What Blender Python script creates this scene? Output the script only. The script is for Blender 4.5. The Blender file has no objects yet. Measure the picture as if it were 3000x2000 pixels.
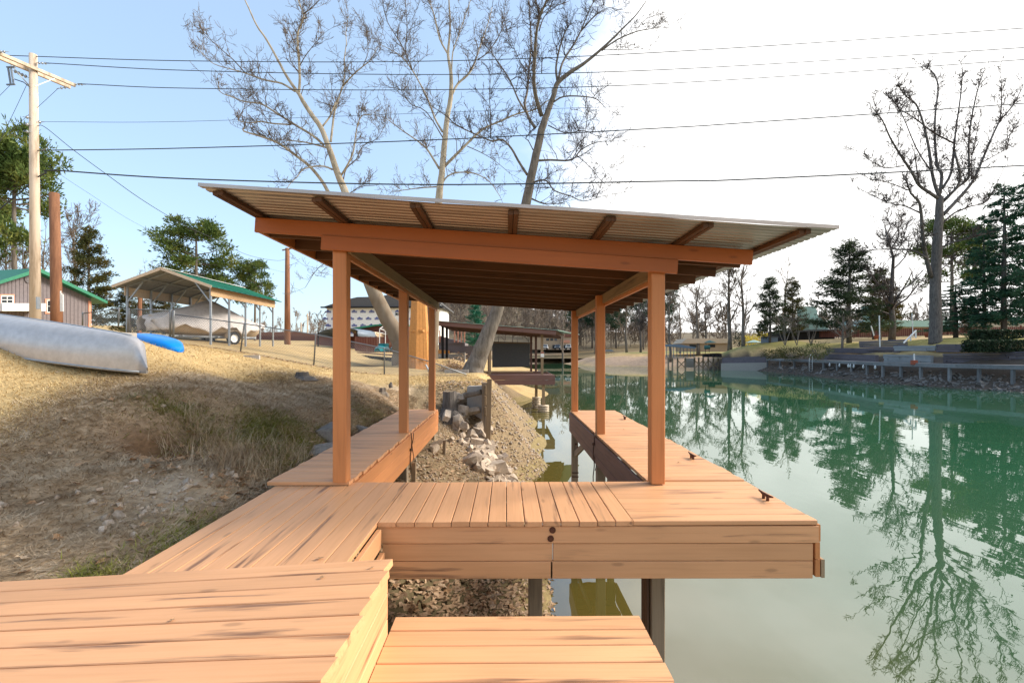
import bpy, math, random
import numpy as np
from mathutils import Vector, Matrix, noise as mnoise
R = math.radians
rnd = random.Random(7)
nrs = np.random.RandomState(5)
sc = bpy.context.scene
C = sc.collection

# ------------------------------------------------------------------ camera
CAMZ, F, VPX, HY = 1.365, 1400.0, 1484.0, 1031.0
YAW = math.atan((1500 - VPX) / F)
cam_d = bpy.data.cameras.new('camera')
cam = bpy.data.objects.new('camera', cam_d); C.objects.link(cam)
cam.location = (0, 0, CAMZ)
cam.rotation_euler = (R(90), 0, -YAW)
cam_d.sensor_width = 36.0; cam_d.lens = 36.0 * F / 3000.0
cam_d.shift_y = (HY - 1000.0) / 3000.0
cam_d.clip_start = 0.05; cam_d.clip_end = 3000
sc.camera = cam
FW = Vector((math.sin(YAW), math.cos(YAW), 0)); RT = Vector((math.cos(YAW), -math.sin(YAW), 0))
def P(px, py, Z):
    """photo pixel (3000 x 2000) at depth Z -> world point"""
    return Vector((0, 0, CAMZ)) + FW * Z + RT * ((px - 1500) / F * Z) + Vector((0, 0, -(py - HY) / F * Z))

# ------------------------------------------------------------------ sky, sun, exposure
SUN_EL, SUN_AZ = R(31), R(77)            # azimuth clockwise from +Y (east = +X)
w = bpy.data.worlds.new('World'); sc.world = w; w.use_nodes = True
nt = w.node_tree; nt.nodes.clear()
def N(t, typ, **kw):
    n = t.nodes.new(typ)
    for k, v in kw.items():
        if k.startswith('i_'): n.inputs[int(k[2:])].default_value = v
        else: setattr(n, k, v)
    return n
out = N(nt, 'ShaderNodeOutputWorld'); bg = N(nt, 'ShaderNodeBackground'); bg.inputs[1].default_value = 0.14
sky = N(nt, 'ShaderNodeTexSky', sky_type='NISHITA', sun_disc=False, sun_elevation=SUN_EL, sun_rotation=SUN_AZ)
sky.air_density = 1.0; sky.dust_density = 1.6; sky.ozone_density = 1.5
L = nt.links.new
tc = N(nt, 'ShaderNodeTexCoord'); sx = N(nt, 'ShaderNodeSeparateXYZ'); L(tc.outputs['Generated'], sx.inputs[0])
def M2(op, a, b, t=nt):
    n = N(t, 'ShaderNodeMath', operation=op)
    for i, v in enumerate((a, b)):
        if v is None: continue
        if isinstance(v, (int, float)): n.inputs[i].default_value = v
        else: t.links.new(v, n.inputs[i])
    return n.outputs[0]
nz = N(nt, 'ShaderNodeTexNoise'); nz.inputs['Scale'].default_value = 2.6; nz.inputs['Detail'].default_value = 7; nz.inputs['Roughness'].default_value = .58
mp = N(nt, 'ShaderNodeMapping'); mp.inputs['Scale'].default_value = (1, 1, 1.7); mp.inputs['Location'].default_value = (.35, .1, .2)
L(tc.outputs['Generated'], mp.inputs[0]); L(mp.outputs[0], nz.inputs['Vector'])
s = M2('SUBTRACT', sx.outputs[0], M2('MULTIPLY', sx.outputs[2], .42))
s = M2('ADD', s, M2('MULTIPLY', M2('SUBTRACT', nz.outputs[0], .5), .55))
mr = N(nt, 'ShaderNodeMapRange', interpolation_type='SMOOTHSTEP'); mr.inputs[1].default_value = -.10; mr.inputs[2].default_value = .08
L(s, mr.inputs[0])
nz2 = N(nt, 'ShaderNodeTexNoise'); nz2.inputs['Scale'].default_value = 3.4; nz2.inputs['Detail'].default_value = 6
mp2 = N(nt, 'ShaderNodeMapping'); mp2.inputs['Scale'].default_value = (1, 1, 2.2); L(tc.outputs['Generated'], mp2.inputs[0]); L(mp2.outputs[0], nz2.inputs['Vector'])
cr = N(nt, 'ShaderNodeMapRange'); cr.inputs[1].default_value = .3; cr.inputs[2].default_value = .72; cr.inputs[3].default_value = 4.0; cr.inputs[4].default_value = 6.4
L(nz2.outputs[0], cr.inputs[0])
cc = N(nt, 'ShaderNodeMix', data_type='RGBA', blend_type='MULTIPLY'); cc.inputs[0].default_value = 1
cc.inputs[6].default_value = (1.0, .985, .965, 1); L(cr.outputs[0], cc.inputs[7])
# thin high veil that pales the blue part of the sky
veil = N(nt, 'ShaderNodeMix', data_type='RGBA'); veil.inputs[0].default_value = .45; veil.inputs[7].default_value = (2.3, 3.1, 4.0, 1)
L(sky.outputs[0], veil.inputs[6])
mx = N(nt, 'ShaderNodeMix', data_type='RGBA')
L(mr.outputs[0], mx.inputs[0]); L(veil.outputs[2], mx.inputs[6]); L(cc.outputs[2], mx.inputs[7])
L(mx.outputs[2], bg.inputs[0]); L(bg.outputs[0], out.inputs[0])
sun_d = bpy.data.lights.new('sun', 'SUN'); sun_d.energy = 3.0; sun_d.angle = R(20.0); sun_d.color = (1, .91, .79)
sun = bpy.data.objects.new('sun', sun_d); C.objects.link(sun)
sdir = Vector((math.sin(SUN_AZ) * math.cos(SUN_EL), math.cos(SUN_AZ) * math.cos(SUN_EL), math.sin(SUN_EL)))
sun.rotation_euler = sdir.to_track_quat('Z', 'Y').to_euler(); sun.location = (30, 0, 40)
vs = sc.view_settings; vs.view_transform = 'Standard'; vs.look = 'None'; vs.gamma = 1; vs.use_curve_mapping = False
vs.exposure = 1.15
sc.cycles.max_bounces = 6; sc.cycles.diffuse_bounces = 3; sc.cycles.glossy_bounces = 3; sc.cycles.transparent_max_bounces = 8
sc.cycles.use_denoising = True; sc.cycles.caustics_reflective = False; sc.cycles.caustics_refractive = False

# ------------------------------------------------------------------ helpers
WM = {}
def tag(o, label=None, cat=None, group=None, kind=None):
    for k, v in (('label', label), ('category', cat), ('group', group), ('kind', kind)):
        if v: o[k] = v
    return o
def link(o, parent=None, M=None):
    C.objects.link(o); M = M or Matrix.Identity(4)
    WM[o] = M
    if parent is not None:
        o.parent = parent; o.matrix_basis = WM[parent].inverted() @ M
    else: o.matrix_basis = M
    return o
def thing(name, label, cat, loc=(0, 0, 0), group=None, M=None):
    o = bpy.data.objects.new(name, None); o.empty_display_size = .2
    link(o, None, M or Matrix.Translation(Vector(loc)))
    return tag(o, label, cat, group)
class MB:
    def __init__(s): s.v = []; s.f = []
    def add(s, vs, fs):
        n = len(s.v); s.v.extend([tuple(q) for q in vs]); s.f.extend([tuple(i + n for i in f) for f in fs]); return s
    def box(s, a, b):
        x0, y0, z0 = a; x1, y1, z1 = b
        return s.add([(x0,y0,z0),(x1,y0,z0),(x1,y1,z0),(x0,y1,z0),(x0,y0,z1),(x1,y0,z1),(x1,y1,z1),(x0,y1,z1)],
                     [(3,2,1,0),(4,5,6,7),(0,1,5,4),(1,2,6,5),(2,3,7,6),(3,0,4,7)])
    def beam(s, p0, p1, wd, ht, up=(0, 0, 1)):
        p0, p1 = Vector(p0), Vector(p1); d = (p1 - p0).normalized(); u = Vector(up)
        r = d.cross(u)
        if r.length < 1e-4: r = d.cross(Vector((0, 1, 0)))
        r.normalize(); u = r.cross(d).normalized(); r *= wd / 2; u *= ht / 2
        return s.add([p0-r-u, p0+r-u, p0+r+u, p0-r+u, p1-r-u, p1+r-u, p1+r+u, p1-r+u],
                     [(0,1,2,3),(7,6,5,4),(4,5,1,0),(5,6,2,1),(6,7,3,2),(7,4,0,3)])
    def tube(s, pts, rad, n=6, cap=True):
        pts = [Vector(p) for p in pts]; m = len(pts)
        if isinstance(rad, (int, float)): rad = [rad] * m
        b = len(s.v); a = Vector((.31, .77, .55))
        for i in range(m):
            d = (pts[min(i+1, m-1)] - pts[max(i-1, 0)])
            d = d.normalized() if d.length > 1e-9 else Vector((0,0,1))
            r = d.cross(a)
            if r.length < .05: r = d.cross(Vector((1, 0, 0)))
            r.normalize(); u = d.cross(r)
            for k in range(n):
                t = 2 * math.pi * k / n
                q = pts[i] + (r * math.cos(t) + u * math.sin(t)) * rad[i]
                s.v.append((q.x, q.y, q.z))
        for i in range(m - 1):
            for k in range(n):
                k2 = (k + 1) % n; o = b + i * n
                s.f.append((o + k, o + k2, o + n + k2, o + n + k))
        if cap and n > 2:
            s.f.append(tuple(b + k for k in range(n))[::-1]); s.f.append(tuple(b + (m-1)*n + k for k in range(n)))
        return s
    def prism(s, poly, d):
        """polygon (list of points) extruded by vector d"""
        n = len(poly); d = Vector(d); p = [Vector(q) for q in poly]
        return s.add(p + [q + d for q in p], [tuple(range(n))[::-1], tuple(range(n, 2*n))] + [(i, (i+1) % n, n + (i+1) % n, n + i) for i in range(n)])
    def lathe(s, prof, c=(0, 0, 0), n=12):
        b = len(s.v)
        for (r, z) in prof:
            for k in range(n):
                t = 2 * math.pi * k / n; s.v.append((c[0] + r * math.cos(t), c[1] + r * math.sin(t), c[2] + z))
        for i in range(len(prof) - 1):
            for k in range(n):
                k2 = (k + 1) % n; s.f.append((b+i*n+k, b+i*n+k2, b+(i+1)*n+k2, b+(i+1)*n+k))
        s.f.append(tuple(b + k for k in range(n))[::-1]); s.f.append(tuple(b + (len(prof)-1)*n + k for k in range(n)))
        return s
    def mesh(s, name, mat, smooth=False, off=None):
        me = bpy.data.meshes.new(name)
        v = s.v
        if off is not None:
            o = Vector(off); v = [(a-o.x, b-o.y, c-o.z) for a, b, c in v]
        me.from_pydata(v, [], s.f)
        if mat: me.materials.append(mat)
        if smooth: me.polygons.foreach_set('use_smooth', [True] * len(me.polygons))
        me.update(); return me
    def build(s, name, mat, parent=None, smooth=False, kind=None, origin=None):
        """world-space geometry -> one object (origin at `origin` or the parent's)"""
        o0 = Vector(origin) if origin is not None else (WM[parent].translation if parent is not None else Vector((0, 0, 0)))
        if parent is not None and WM[parent].to_3x3() != Matrix.Identity(3) and origin is None:
            Mi = WM[parent].inverted(); s.v = [tuple(Mi @ Vector(q)) for q in s.v]
            ob = bpy.data.objects.new(name, s.mesh(name, mat, smooth)); link(ob, parent, WM[parent].copy())
        else:
            ob = bpy.data.objects.new(name, s.mesh(name, mat, smooth, o0)); link(ob, parent, Matrix.Translation(o0))
        return tag(ob, kind=kind)
def np_mesh(name, V, Fc, mat, smooth=False):
    V = np.asarray(V, dtype=np.float32); Fc = np.asarray(Fc, dtype=np.int32)
    me = bpy.data.meshes.new(name); k = Fc.shape[1]
    me.vertices.add(len(V)); me.vertices.foreach_set('co', V.ravel())
    me.loops.add(Fc.size); me.loops.foreach_set('vertex_index', Fc.ravel())
    me.polygons.add(len(Fc)); me.polygons.foreach_set('loop_start', np.arange(0, Fc.size, k, dtype=np.int32))
    try: me.polygons.foreach_set('loop_total', np.full(len(Fc), k, dtype=np.int32))
    except Exception: pass
    if smooth: me.polygons.foreach_set('use_smooth', np.ones(len(Fc), dtype=bool))
    me.materials.append(mat); me.update(calc_edges=True); me.validate(); return me
def mobj(name, me, parent=None, M=None, kind=None):
    return tag(link(bpy.data.objects.new(name, me), parent, M), kind=kind)
_pc = {}
def timber(name, parent, p0, p1, wd, th, mat, up=(0, 0, 1), ch=.004):
    """a chamfered board from p0 to p1 with its grain along local X; wd sideways, th along `up`"""
    p0, p1 = Vector(p0), Vector(p1); Lh = (p1 - p0).length
    key = (round(Lh, 3), round(wd, 3), round(th, 3), mat.name, ch)
    me = _pc.get(key)
    if me is None:
        a, b, c = wd/2, th/2, ch
        prof = [(-a+c,-b),(a-c,-b),(a,-b+c),(a,b-c),(a-c,b),(-a+c,b),(-a,b-c),(-a,-b+c)]
        v = [(-Lh/2, y, z) for y, z in prof] + [(Lh/2, y, z) for y, z in prof]
        f = [tuple(range(8))[::-1], tuple(range(8, 16))] + [(i, (i+1) % 8, 8 + (i+1) % 8, 8 + i) for i in range(8)]
        me = bpy.data.meshes.new(name); me.from_pydata(v, [], f); me.materials.append(mat); me.update(); _pc[key] = me
    d = (p1 - p0).normalized(); u = Vector(up); r = u.cross(d)
    if r.length < 1e-4: r = Vector((0, 1, 0)).cross(d)
    r.normalize(); u = d.cross(r)
    M = Matrix((( d.x, r.x, u.x), (d.y, r.y, u.y), (d.z, r.z, u.z))).to_4x4(); M.translation = (p0 + p1) / 2
    return link(bpy.data.objects.new(name, me), parent, M)

# ------------------------------------------------------------------ materials
def mat_new(name):
    m = bpy.data.materials.new(name); m.use_nodes = True; t = m.node_tree
    b = t.nodes['Principled BSDF']; return m, t, b
def col4(c): return (c[0], c[1], c[2], 1)
def ramp(t, stops):
    r = N(t, 'ShaderNodeValToRGB'); e = r.color_ramp.elements
    e[0].position, e[0].color = stops[0][0], col4(stops[0][1]); e[1].position, e[1].color = stops[-1][0], col4(stops[-1][1])
    for p, c in stops[1:-1]: q = e.new(p); q.color = col4(c)
    return r
def noisy(name, c1, c2, scale=6, rough=.8, metal=0, bump=.15, stretch=(1, 1, 1), detail=6, spec=.3, c3=None, bscale=None, rand=False):
    """two/three-colour noise material with relief from the same noise"""
    m, t, b = mat_new(name); l = t.links.new
    tc = N(t, 'ShaderNodeTexCoord'); mp = N(t, 'ShaderNodeMapping'); mp.inputs['Scale'].default_value = stretch
    l(tc.outputs['Object'], mp.inputs[0])
    if rand:
        oi = N(t, 'ShaderNodeObjectInfo'); cb = N(t, 'ShaderNodeCombineXYZ'); mu = M2('MULTIPLY', oi.outputs['Random'], 57.0, t)
        for k in range(3): l(mu, cb.inputs[k])
        l(cb.outputs[0], mp.inputs['Location'])
    n = N(t, 'ShaderNodeTexNoise'); n.inputs['Scale'].default_value = scale; n.inputs['Detail'].default_value = detail; n.inputs['Roughness'].default_value = .62
    l(mp.outputs[0], n.inputs['Vector'])
    st = [(.3, c1), (.7, c2)] if c3 is None else [(.28, c1), (.5, c2), (.72, c3)]
    r = ramp(t, st); l(n.outputs[0], r.inputs[0])
    last = r.outputs[0]
    if rand:
        hv = N(t, 'ShaderNodeHueSaturation'); l(last, hv.inputs['Color'])
        mr_ = N(t, 'ShaderNodeMapRange'); mr_.inputs[3].default_value = .78; mr_.inputs[4].default_value = 1.2; l(oi.outputs['Random'], mr_.inputs[0]); l(mr_.outputs[0], hv.inputs['Value']); last = hv.outputs[0]
    l(last, b.inputs['Base Color'])
    b.inputs['Roughness'].default_value = rough; b.inputs['Metallic'].default_value = metal; b.inputs['Specular IOR Level'].default_value = spec
    if bump:
        bp = N(t, 'ShaderNodeBump'); bp.inputs['Strength'].default_value = bump; bp.inputs['Distance'].default_value = .02
        if bscale:
            n2 = N(t, 'ShaderNodeTexNoise'); n2.inputs['Scale'].default_value = bscale; n2.inputs['Detail'].default_value = 4; l(mp.outputs[0], n2.inputs['Vector']); l(n2.outputs[0], bp.inputs['Height'])
        else: l(n.outputs[0], bp.inputs['Height'])
        l(bp.outputs[0], b.inputs['Normal'])
    return m
def wood(name, base, dark, stain, stain_amt=.5, rough=.55, vary=.12, bump=.25):
    """stained timber: grain along local X, knots, dark weather streaks, per-board variation"""
    m, t, b = mat_new(name); l = t.links.new
    tc = N(t, 'ShaderNodeTexCoord'); oi = N(t, 'ShaderNodeObjectInfo'); cb = N(t, 'ShaderNodeCombineXYZ')
    for k, q in enumerate((41.0, 17.0, 29.0)): l(M2('MULTIPLY', oi.outputs['Random'], q, t), cb.inputs[k])
    ad = N(t, 'ShaderNodeVectorMath', operation='ADD'); l(tc.outputs['Object'], ad.inputs[0]); l(cb.outputs[0], ad.inputs[1])
    def nz(scale, sc3, detail=5, dist=0):
        mp = N(t, 'ShaderNodeMapping'); mp.inputs['Scale'].default_value = sc3; l(ad.outputs[0], mp.inputs[0])
        n = N(t, 'ShaderNodeTexNoise'); n.inputs['Scale'].default_value = scale; n.inputs['Detail'].default_value = detail; n.inputs['Distortion'].default_value = dist
        l(mp.outputs[0], n.inputs['Vector']); return n.outputs[0]
    grain = nz(1, (1.6, 55, 55), 6, .4); big = nz(1, (.9, 3.5, 3.5), 3)
    g = ramp(t, [(.33, dark), (.56, base)]); l(grain, g.inputs[0])
    mixb = N(t, 'ShaderNodeMix', data_type='RGBA'); mixb.inputs[0].default_value = .72; l(g.outputs[0], mixb.inputs[6]); mixb.inputs[7].default_value = col4(base)
    # weather streaks
    st = nz(1, (1.1, 16, 16), 7, .3); st2 = nz(1, (.7, 2.2, 2.2), 2)
    k1 = N(t, 'ShaderNodeMapRange'); k1.inputs[1].default_value = .56; k1.inputs[2].default_value = .68; l(st, k1.inputs[0])
    k2 = N(t, 'ShaderNodeMapRange'); k2.inputs[1].default_value = .44; k2.inputs[2].default_value = .56; l(st2, k2.inputs[0])
    sm = M2('MULTIPLY', M2('MULTIPLY', k1.outputs[0], k2.outputs[0], t), stain_amt, t)
    m2 = N(t, 'ShaderNodeMix', data_type='RGBA'); l(sm, m2.inputs[0]); l(mixb.outputs[2], m2.inputs[6]); m2.inputs[7].default_value = col4(stain)
    # knots
    mpv = N(t, 'ShaderNodeMapping'); mpv.inputs['Scale'].default_value = (1.5, 5.0, 5.0); l(ad.outputs[0], mpv.inputs[0])
    vo = N(t, 'ShaderNodeTexVoronoi'); vo.inputs['Scale'].default_value = 1.0; l(mpv.outputs[0], vo.inputs['Vector'])
    kk = N(t, 'ShaderNodeMapRange'); kk.inputs[1].default_value = .05; kk.inputs[2].default_value = .10; kk.inputs[3].default_value = .55; kk.inputs[4].default_value = 0; l(vo.outputs['Distance'], kk.inputs[0])
    m3 = N(t, 'ShaderNodeMix', data_type='RGBA'); l(kk.outputs[0], m3.inputs[0]); l(m2.outputs[2], m3.inputs[6]); m3.inputs[7].default_value = col4([c*.45 for c in base])
    hv = N(t, 'ShaderNodeHueSaturation'); l(m3.outputs[2], hv.inputs['Color'])
    mr_ = N(t, 'ShaderNodeMapRange'); mr_.inputs[3].default_value = 1-vary; mr_.inputs[4].default_value = 1+vary; l(oi.outputs['Random'], mr_.inputs[0])
    bigm = N(t, 'ShaderNodeMapRange'); bigm.inputs[1].default_value = .3; bigm.inputs[2].default_value = .7; bigm.inputs[3].default_value = .9; bigm.inputs[4].default_value = 1.08; l(big, bigm.inputs[0])
    l(M2('MULTIPLY', mr_.outputs[0], bigm.outputs[0], t), hv.inputs['Value'])
    l(hv.outputs[0], b.inputs['Base Color']); b.inputs['Roughness'].default_value = rough; b.inputs['Specular IOR Level'].default_value = .35
    bp = N(t, 'ShaderNodeBump'); bp.inputs['Strength'].default_value = bump; bp.inputs['Distance'].default_value = .004; l(grain, bp.inputs['Height']); l(bp.outputs[0], b.inputs['Normal'])
    return m
def plain(name, c, rough=.6, metal=0, spec=.4, var=.12, scale=9, bump=.05):
    return noisy(name, [x*(1-var) for x in c], [x*(1+var) for x in c], scale=scale, rough=rough, metal=metal, bump=bump, spec=spec)
def leafy(name, c1, c2, c3, trans=.25, scale=.9):
    m, t, b = mat_new(name); l = t.links.new
    tc = N(t, 'ShaderNodeTexCoord'); n = N(t, 'ShaderNodeTexNoise'); n.inputs['Scale'].default_value = scale; n.inputs['Detail'].default_value = 5
    l(tc.outputs['Object'], n.inputs['Vector']); r = ramp(t, [(.3, c1), (.5, c2), (.7, c3)]); l(n.outputs[0], r.inputs[0])
    l(r.outputs[0], b.inputs['Base Color']); b.inputs['Roughness'].default_value = .7; b.inputs['Specular IOR Level'].default_value = .2
    tr = N(t, 'ShaderNodeBsdfTranslucent'); l(r.outputs[0], tr.inputs[0]); mxs = N(t, 'ShaderNodeMixShader'); mxs.inputs[0].default_value = trans
    l(b.outputs[0], mxs.inputs[1]); l(tr.outputs[0], mxs.inputs[2]); l(mxs.outputs[0], t.nodes['Material Output'].inputs[0])
    return m
M_ = {}
M_['deck'] = wood('deck_stain', (.68, .355, .175), (.52, .25, .105), (.10, .05, .035), .75, .55, .07)
M_['paint'] = wood('post_stain', (.56, .225, .08), (.45, .17, .057), (.2, .07, .03), .25, .5, .06, .15)
M_['beam'] = wood('header_stain', (.44, .125, .024), (.36, .10, .02), (.2, .06, .02), .2, .45, .06, .12)
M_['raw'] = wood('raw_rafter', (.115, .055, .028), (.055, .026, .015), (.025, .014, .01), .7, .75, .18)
M_['aged'] = wood('aged_timber', (.30, .215, .13), (.17, .115, .07), (.05, .04, .03), .7, .85, .15)
M_['pile'] = wood('piling_timber', (.29, .225, .16), (.16, .12, .085), (.04, .035, .03), .8, .85, .12)
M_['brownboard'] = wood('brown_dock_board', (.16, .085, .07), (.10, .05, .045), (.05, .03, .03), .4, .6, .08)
M_['greyboard'] = wood('grey_weathered_board', (.20, .205, .21), (.10, .10, .11), (.03, .03, .035), .8, .85, .2)
M_['galv'] = noisy('galvanised_sheet', (.33, .285, .255), (.52, .465, .425), scale=2.2, rough=.45, metal=.7, bump=.04, stretch=(.35, 3, 1), spec=.5)
M_['steel'] = plain('grey_steel', (.36, .39, .42), .45, .6)
M_['bolt'] = plain('rusty_bolt', (.13, .055, .035), .6, .7)
M_['rope'] = plain('dark_rope', (.10, .06, .04), .9)

# ------------------------------------------------------------------ terrain
WZ = -2.215                                # water level; deck top is z = 0
CP = []
for Y in (-4, 0, 3, 6, 9, 12): CP += [(-2.4,Y,-.36),(-1.2,Y,-1.0),(-.2,Y,-1.68),(.62,Y,-2.22),(2,Y,-2.9),(6,Y,-3.6)]
CP += [(-1.4,13.5,-.62),(-.6,13.2,-1.25),(.2,13.6,-1.75),(1.0,14,-2.2),(2.4,14,-2.9),(-2.6,14,.28),
 (-2.2,15,.42),(-1.5,15,.42),(-.75,15.2,.36),(-.7,17,.40),(.2,16.5,-1.2),(1.3,17.5,-2.2),(3,18,-3),(-.9,22,.38),(.1,22,-1.2),(1.25,22,-2.2),(3,22,-3),
 (-1.5,27,.25),(.3,28,-2.0),(-1.7,33,.2),(.35,33,-2.2),(3,33,-3),(-5,60,.3),(-2.5,60,-2.2),(2,60,-3.2),(-7,100,.4),(2,110,-2.2),(8,108,-3),
 # lawn and bank on the left
 (-2.6,3.2,-.3),(-3.24,3.06,-.22),(-4.03,3.8,.06),(-5.3,5,.38),(-6.7,6.3,.83),(-8.05,7.6,1.55),(-5.43,7.2,.98),(-6.5,9.3,1.43),(-7.6,10.6,1.62),(-5.4,8.5,1.02),(-7,2,.5),(-9,4,1.3),(-5,0,0),(-9,-4,1.2),
 (-4.65,6,.70),(-4.0,6.5,.60),(-3.75,9,.53),(-5.04,9,.76),(-4.1,5.5,.30),(-3.16,5,-.02),(-3.1,5.7,-.05),(-2.75,7,-.05),(-2.8,9,.12),(-2.75,11,.2),(-3.3,12,.36),
 (-10,10,2.0),(-14,10,2.5),(-11,20,1.36),(-7.9,19,.82),(-5.1,20,.42),(-2.9,20,.3),(-7.2,14.5,1.0),(-4.5,14.5,.5),(-13.9,20,1.75),(-14.2,22.7,1.75),(-13.5,28.5,1.63),(-18,23,2.2),(-20,20,2.55),(-20,35,2.2),(-36,32,2.9),
 (-6,26,.45),(-4,32,.35),(-10,34,1.1),(-12,50,1.4),(-30,60,2.6),(-20,100,2),(-60,60,4),(-60,120,6),(-70,-10,4),(-30,-20,3),
 # far shore, round the cove
 (11,150,-2.2),(9,158,-.6),(18,154,-2.2),(17,160,-.3),(22,137,-2.2),(26,121,-2.2),(31,119,-2.2),(31,126,-.6),(27,128,0.2),(24,142,-.4),(20,125,-3),(36,118,-2.2),(36,124,-.5),(41,105,-2.3),(42.5,97,-2.2),(44,99,.0),(46,95,0.05),
 (10,175,1.0),(30,170,1.2),(50,140,1.2),(60,115,1.5),(-10,170,1.6),(40,200,4),(0,210,5),
 # right bank
 (46.5,90,-2.2),(44.5,80,-2.2),(43,70,-2.2),(42.6,56,-2.2),(43.4,48,-2.2),(45,41.6,-2.2),(47,34,-2.2),(48,20,-2.2),(48,-10,-2.2),
 (48.5,88,-.5),(46.6,78,-.5),(45,66,-.5),(44.8,56,-.5),(45.8,47,-.5),(47.6,40,-.5),(50,30,-.4),(51,10,-.4),
 (50.5,87,.9),(50,70,1.6),(49.5,56,1.8),(50,47,1.7),(52,36,1.7),(55,20,1.7),(54,60,2.9),(57,72,3.2),(60,50,3.1),(66,90,4.3),(75,70,4.6),(90,100,5),(80,30,4),(120,60,6),(100,140,5),
 (25,60,-4),(25,20,-4),(25,-20,-4),(25,95,-4),(15,40,-4),(35,50,-4),(38,80,-3.4),(36,25,-4),(14,80,-4),(14,120,-3.4)]
CP = np.array(CP, dtype=float)
def tps_fit(cp, lam):
    n = len(cp); d = np.sqrt(((cp[:, None, :2] - cp[None, :, :2])**2).sum(2)) / 30 + 1e-9
    K = d * d * np.log(d); K += np.eye(n) * lam
    Pm = np.hstack([np.ones((n, 1)), cp[:, :2] / 30]); A = np.block([[K, Pm], [Pm.T, np.zeros((3, 3))]])
    return np.linalg.solve(A, np.concatenate([cp[:, 2], np.zeros(3)]))
TW = tps_fit(CP, 2e-5)
def terr(x, y):
    x = np.atleast_1d(np.asarray(x, float)).ravel(); y = np.atleast_1d(np.asarray(y, float)).ravel(); o = np.empty(len(x))
    for i in range(0, len(x), 20000):
        xs, ys = x[i:i+20000], y[i:i+20000]
        d = np.sqrt((xs[:, None] - CP[:, 0])**2 + (ys[:, None] - CP[:, 1])**2) / 30 + 1e-9
        o[i:i+20000] = (d * d * np.log(d)) @ TW[:-3] + TW[-3] + TW[-2] * xs / 30 + TW[-1] * ys / 30
    o = np.clip(o, -5, 9)
    m_ = (x > -6) & (x < 2.5) & (y > 12.4) & (y < 24); cap = .40 + np.clip(-x - 3, 0, 4) * .10; o = np.where(m_ & (o > cap - .15), cap - .15 * np.exp(-(np.maximum(o - cap + .15, 0)) / .15), o)
    # bank under and behind the far pier
    rb = np.clip((x - 35) / 3, 0, 1) * np.clip((99 - y) / 6, 0, 1)
    xp = np.interp(y, [-20,20,37,43.5,48,54,58,74,90,99], [49,49,48,47.1,45.1,44.6,44.2,47.4,48.9,49.5]); u = x - xp
    pr = np.interp(u, [-14,-4,-1.4,0,1.4,2.2,3.4,5.0,6.4,8.2,15,40,90], [-4,-3,-2.3,-1.62,-.7,-.2,.55,.75,1.9,2.75,3.3,4.5,5.5])
    o = o * (1 - rb) + pr * rb
    # eroded hollow and turf lip in the bank
    near = (x > -9) & (x < 3) & (y > 0) & (y < 16)
    g = np.exp(-(((x + 4.05)/.42)**2 + ((y - 5.62)/.30)**2)); o = o - .20 * g
    lip = np.exp(-(((x + 4.25)/.75)**2 + ((y - 6.02)/.16)**2)); o = o + .06 * lip
    return o
def Hz(x, y):
    return float(terr([x], [y])[0]) + (bump2([x], [y])[0])
def bump2(x, y):
    x = np.asarray(x, float); y = np.asarray(y, float)
    b = (np.sin(x*3.1 + np.sin(y*2.3)*1.3) * np.sin(y*2.7 + np.sin(x*1.9)) * .030 + np.sin(x*7.3 + y*2.1) * np.sin(y*6.1 - x*3.3 + 1.0) * .014 + np.sin(x*15.1+2*np.sin(y*9)) * np.sin(y*17.7+x*5) * .007)
    k = np.where((x > -5.2) & (x < 1.2) & (y < 14.5), 1.0, .35)
    return b * k
def lines(*segs):
    o = []
    for a, b, s_ in segs: o += list(np.arange(a, b, s_))
    return np.array(o)
gx = lines((-400,-100,40),(-100,-40,6),(-40,-12,1.2),(-12,-6,.2),(-6,1.6,.075),(1.6,8,.6),(8,38,4),(38,62,.8),(62,100,4),(100,460,45))
gy = lines((-60,0,5),(0,2.6,.3),(2.6,16,.075),(16,36,.35),(36,100,1.6),(100,170,1.5),(170,240,8),(240,700,60))
GX, GY = np.meshgrid(gx, gy); fx, fy = GX.ravel(), GY.ravel()
cxx, cyy = np.clip(fx, -80, 120), np.clip(fy, -25, 205)
GZ = terr(cxx, cyy) + bump2(fx, fy)
nx, ny = len(gx), len(gy)
ii = (np.arange(ny-1)[:, None] * nx + np.arange(nx-1)[None, :]).ravel()
mg, t, b = mat_new('ground_cover'); l = t.links.new
at = N(t, 'ShaderNodeAttribute', attribute_name='Col'); tcg = N(t, 'ShaderNodeTexCoord')
n1 = N(t, 'ShaderNodeTexNoise'); n1.inputs['Scale'].default_value = 14; n1.inputs['Detail'].default_value = 8; n1.inputs['Roughness'].default_value = .7; l(tcg.outputs['Object'], n1.inputs['Vector'])
n2 = N(t, 'ShaderNodeTexNoise'); n2.inputs['Scale'].default_value = 1.3; n2.inputs['Detail'].default_value = 4; l(tcg.outputs['Object'], n2.inputs['Vector'])
mr1 = N(t, 'ShaderNodeMapRange'); mr1.inputs[1].default_value = .3; mr1.inputs[2].default_value = .7; mr1.inputs[3].default_value = .62; mr1.inputs[4].default_value = 1.32; l(n1.outputs[0], mr1.inputs[0])
mr2 = N(t, 'ShaderNodeMapRange'); mr2.inputs[1].default_value = .3; mr2.inputs[2].default_value = .7; mr2.inputs[3].default_value = .86; mr2.inputs[4].default_value = 1.12; l(n2.outputs[0], mr2.inputs[0])
vm = N(t, 'ShaderNodeVectorMath', operation='SCALE'); l(at.outputs['Color'], vm.inputs[0]); l(M2('MULTIPLY', mr1.outputs[0], mr2.outputs[0], t), vm.inputs['Scale'])
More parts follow.
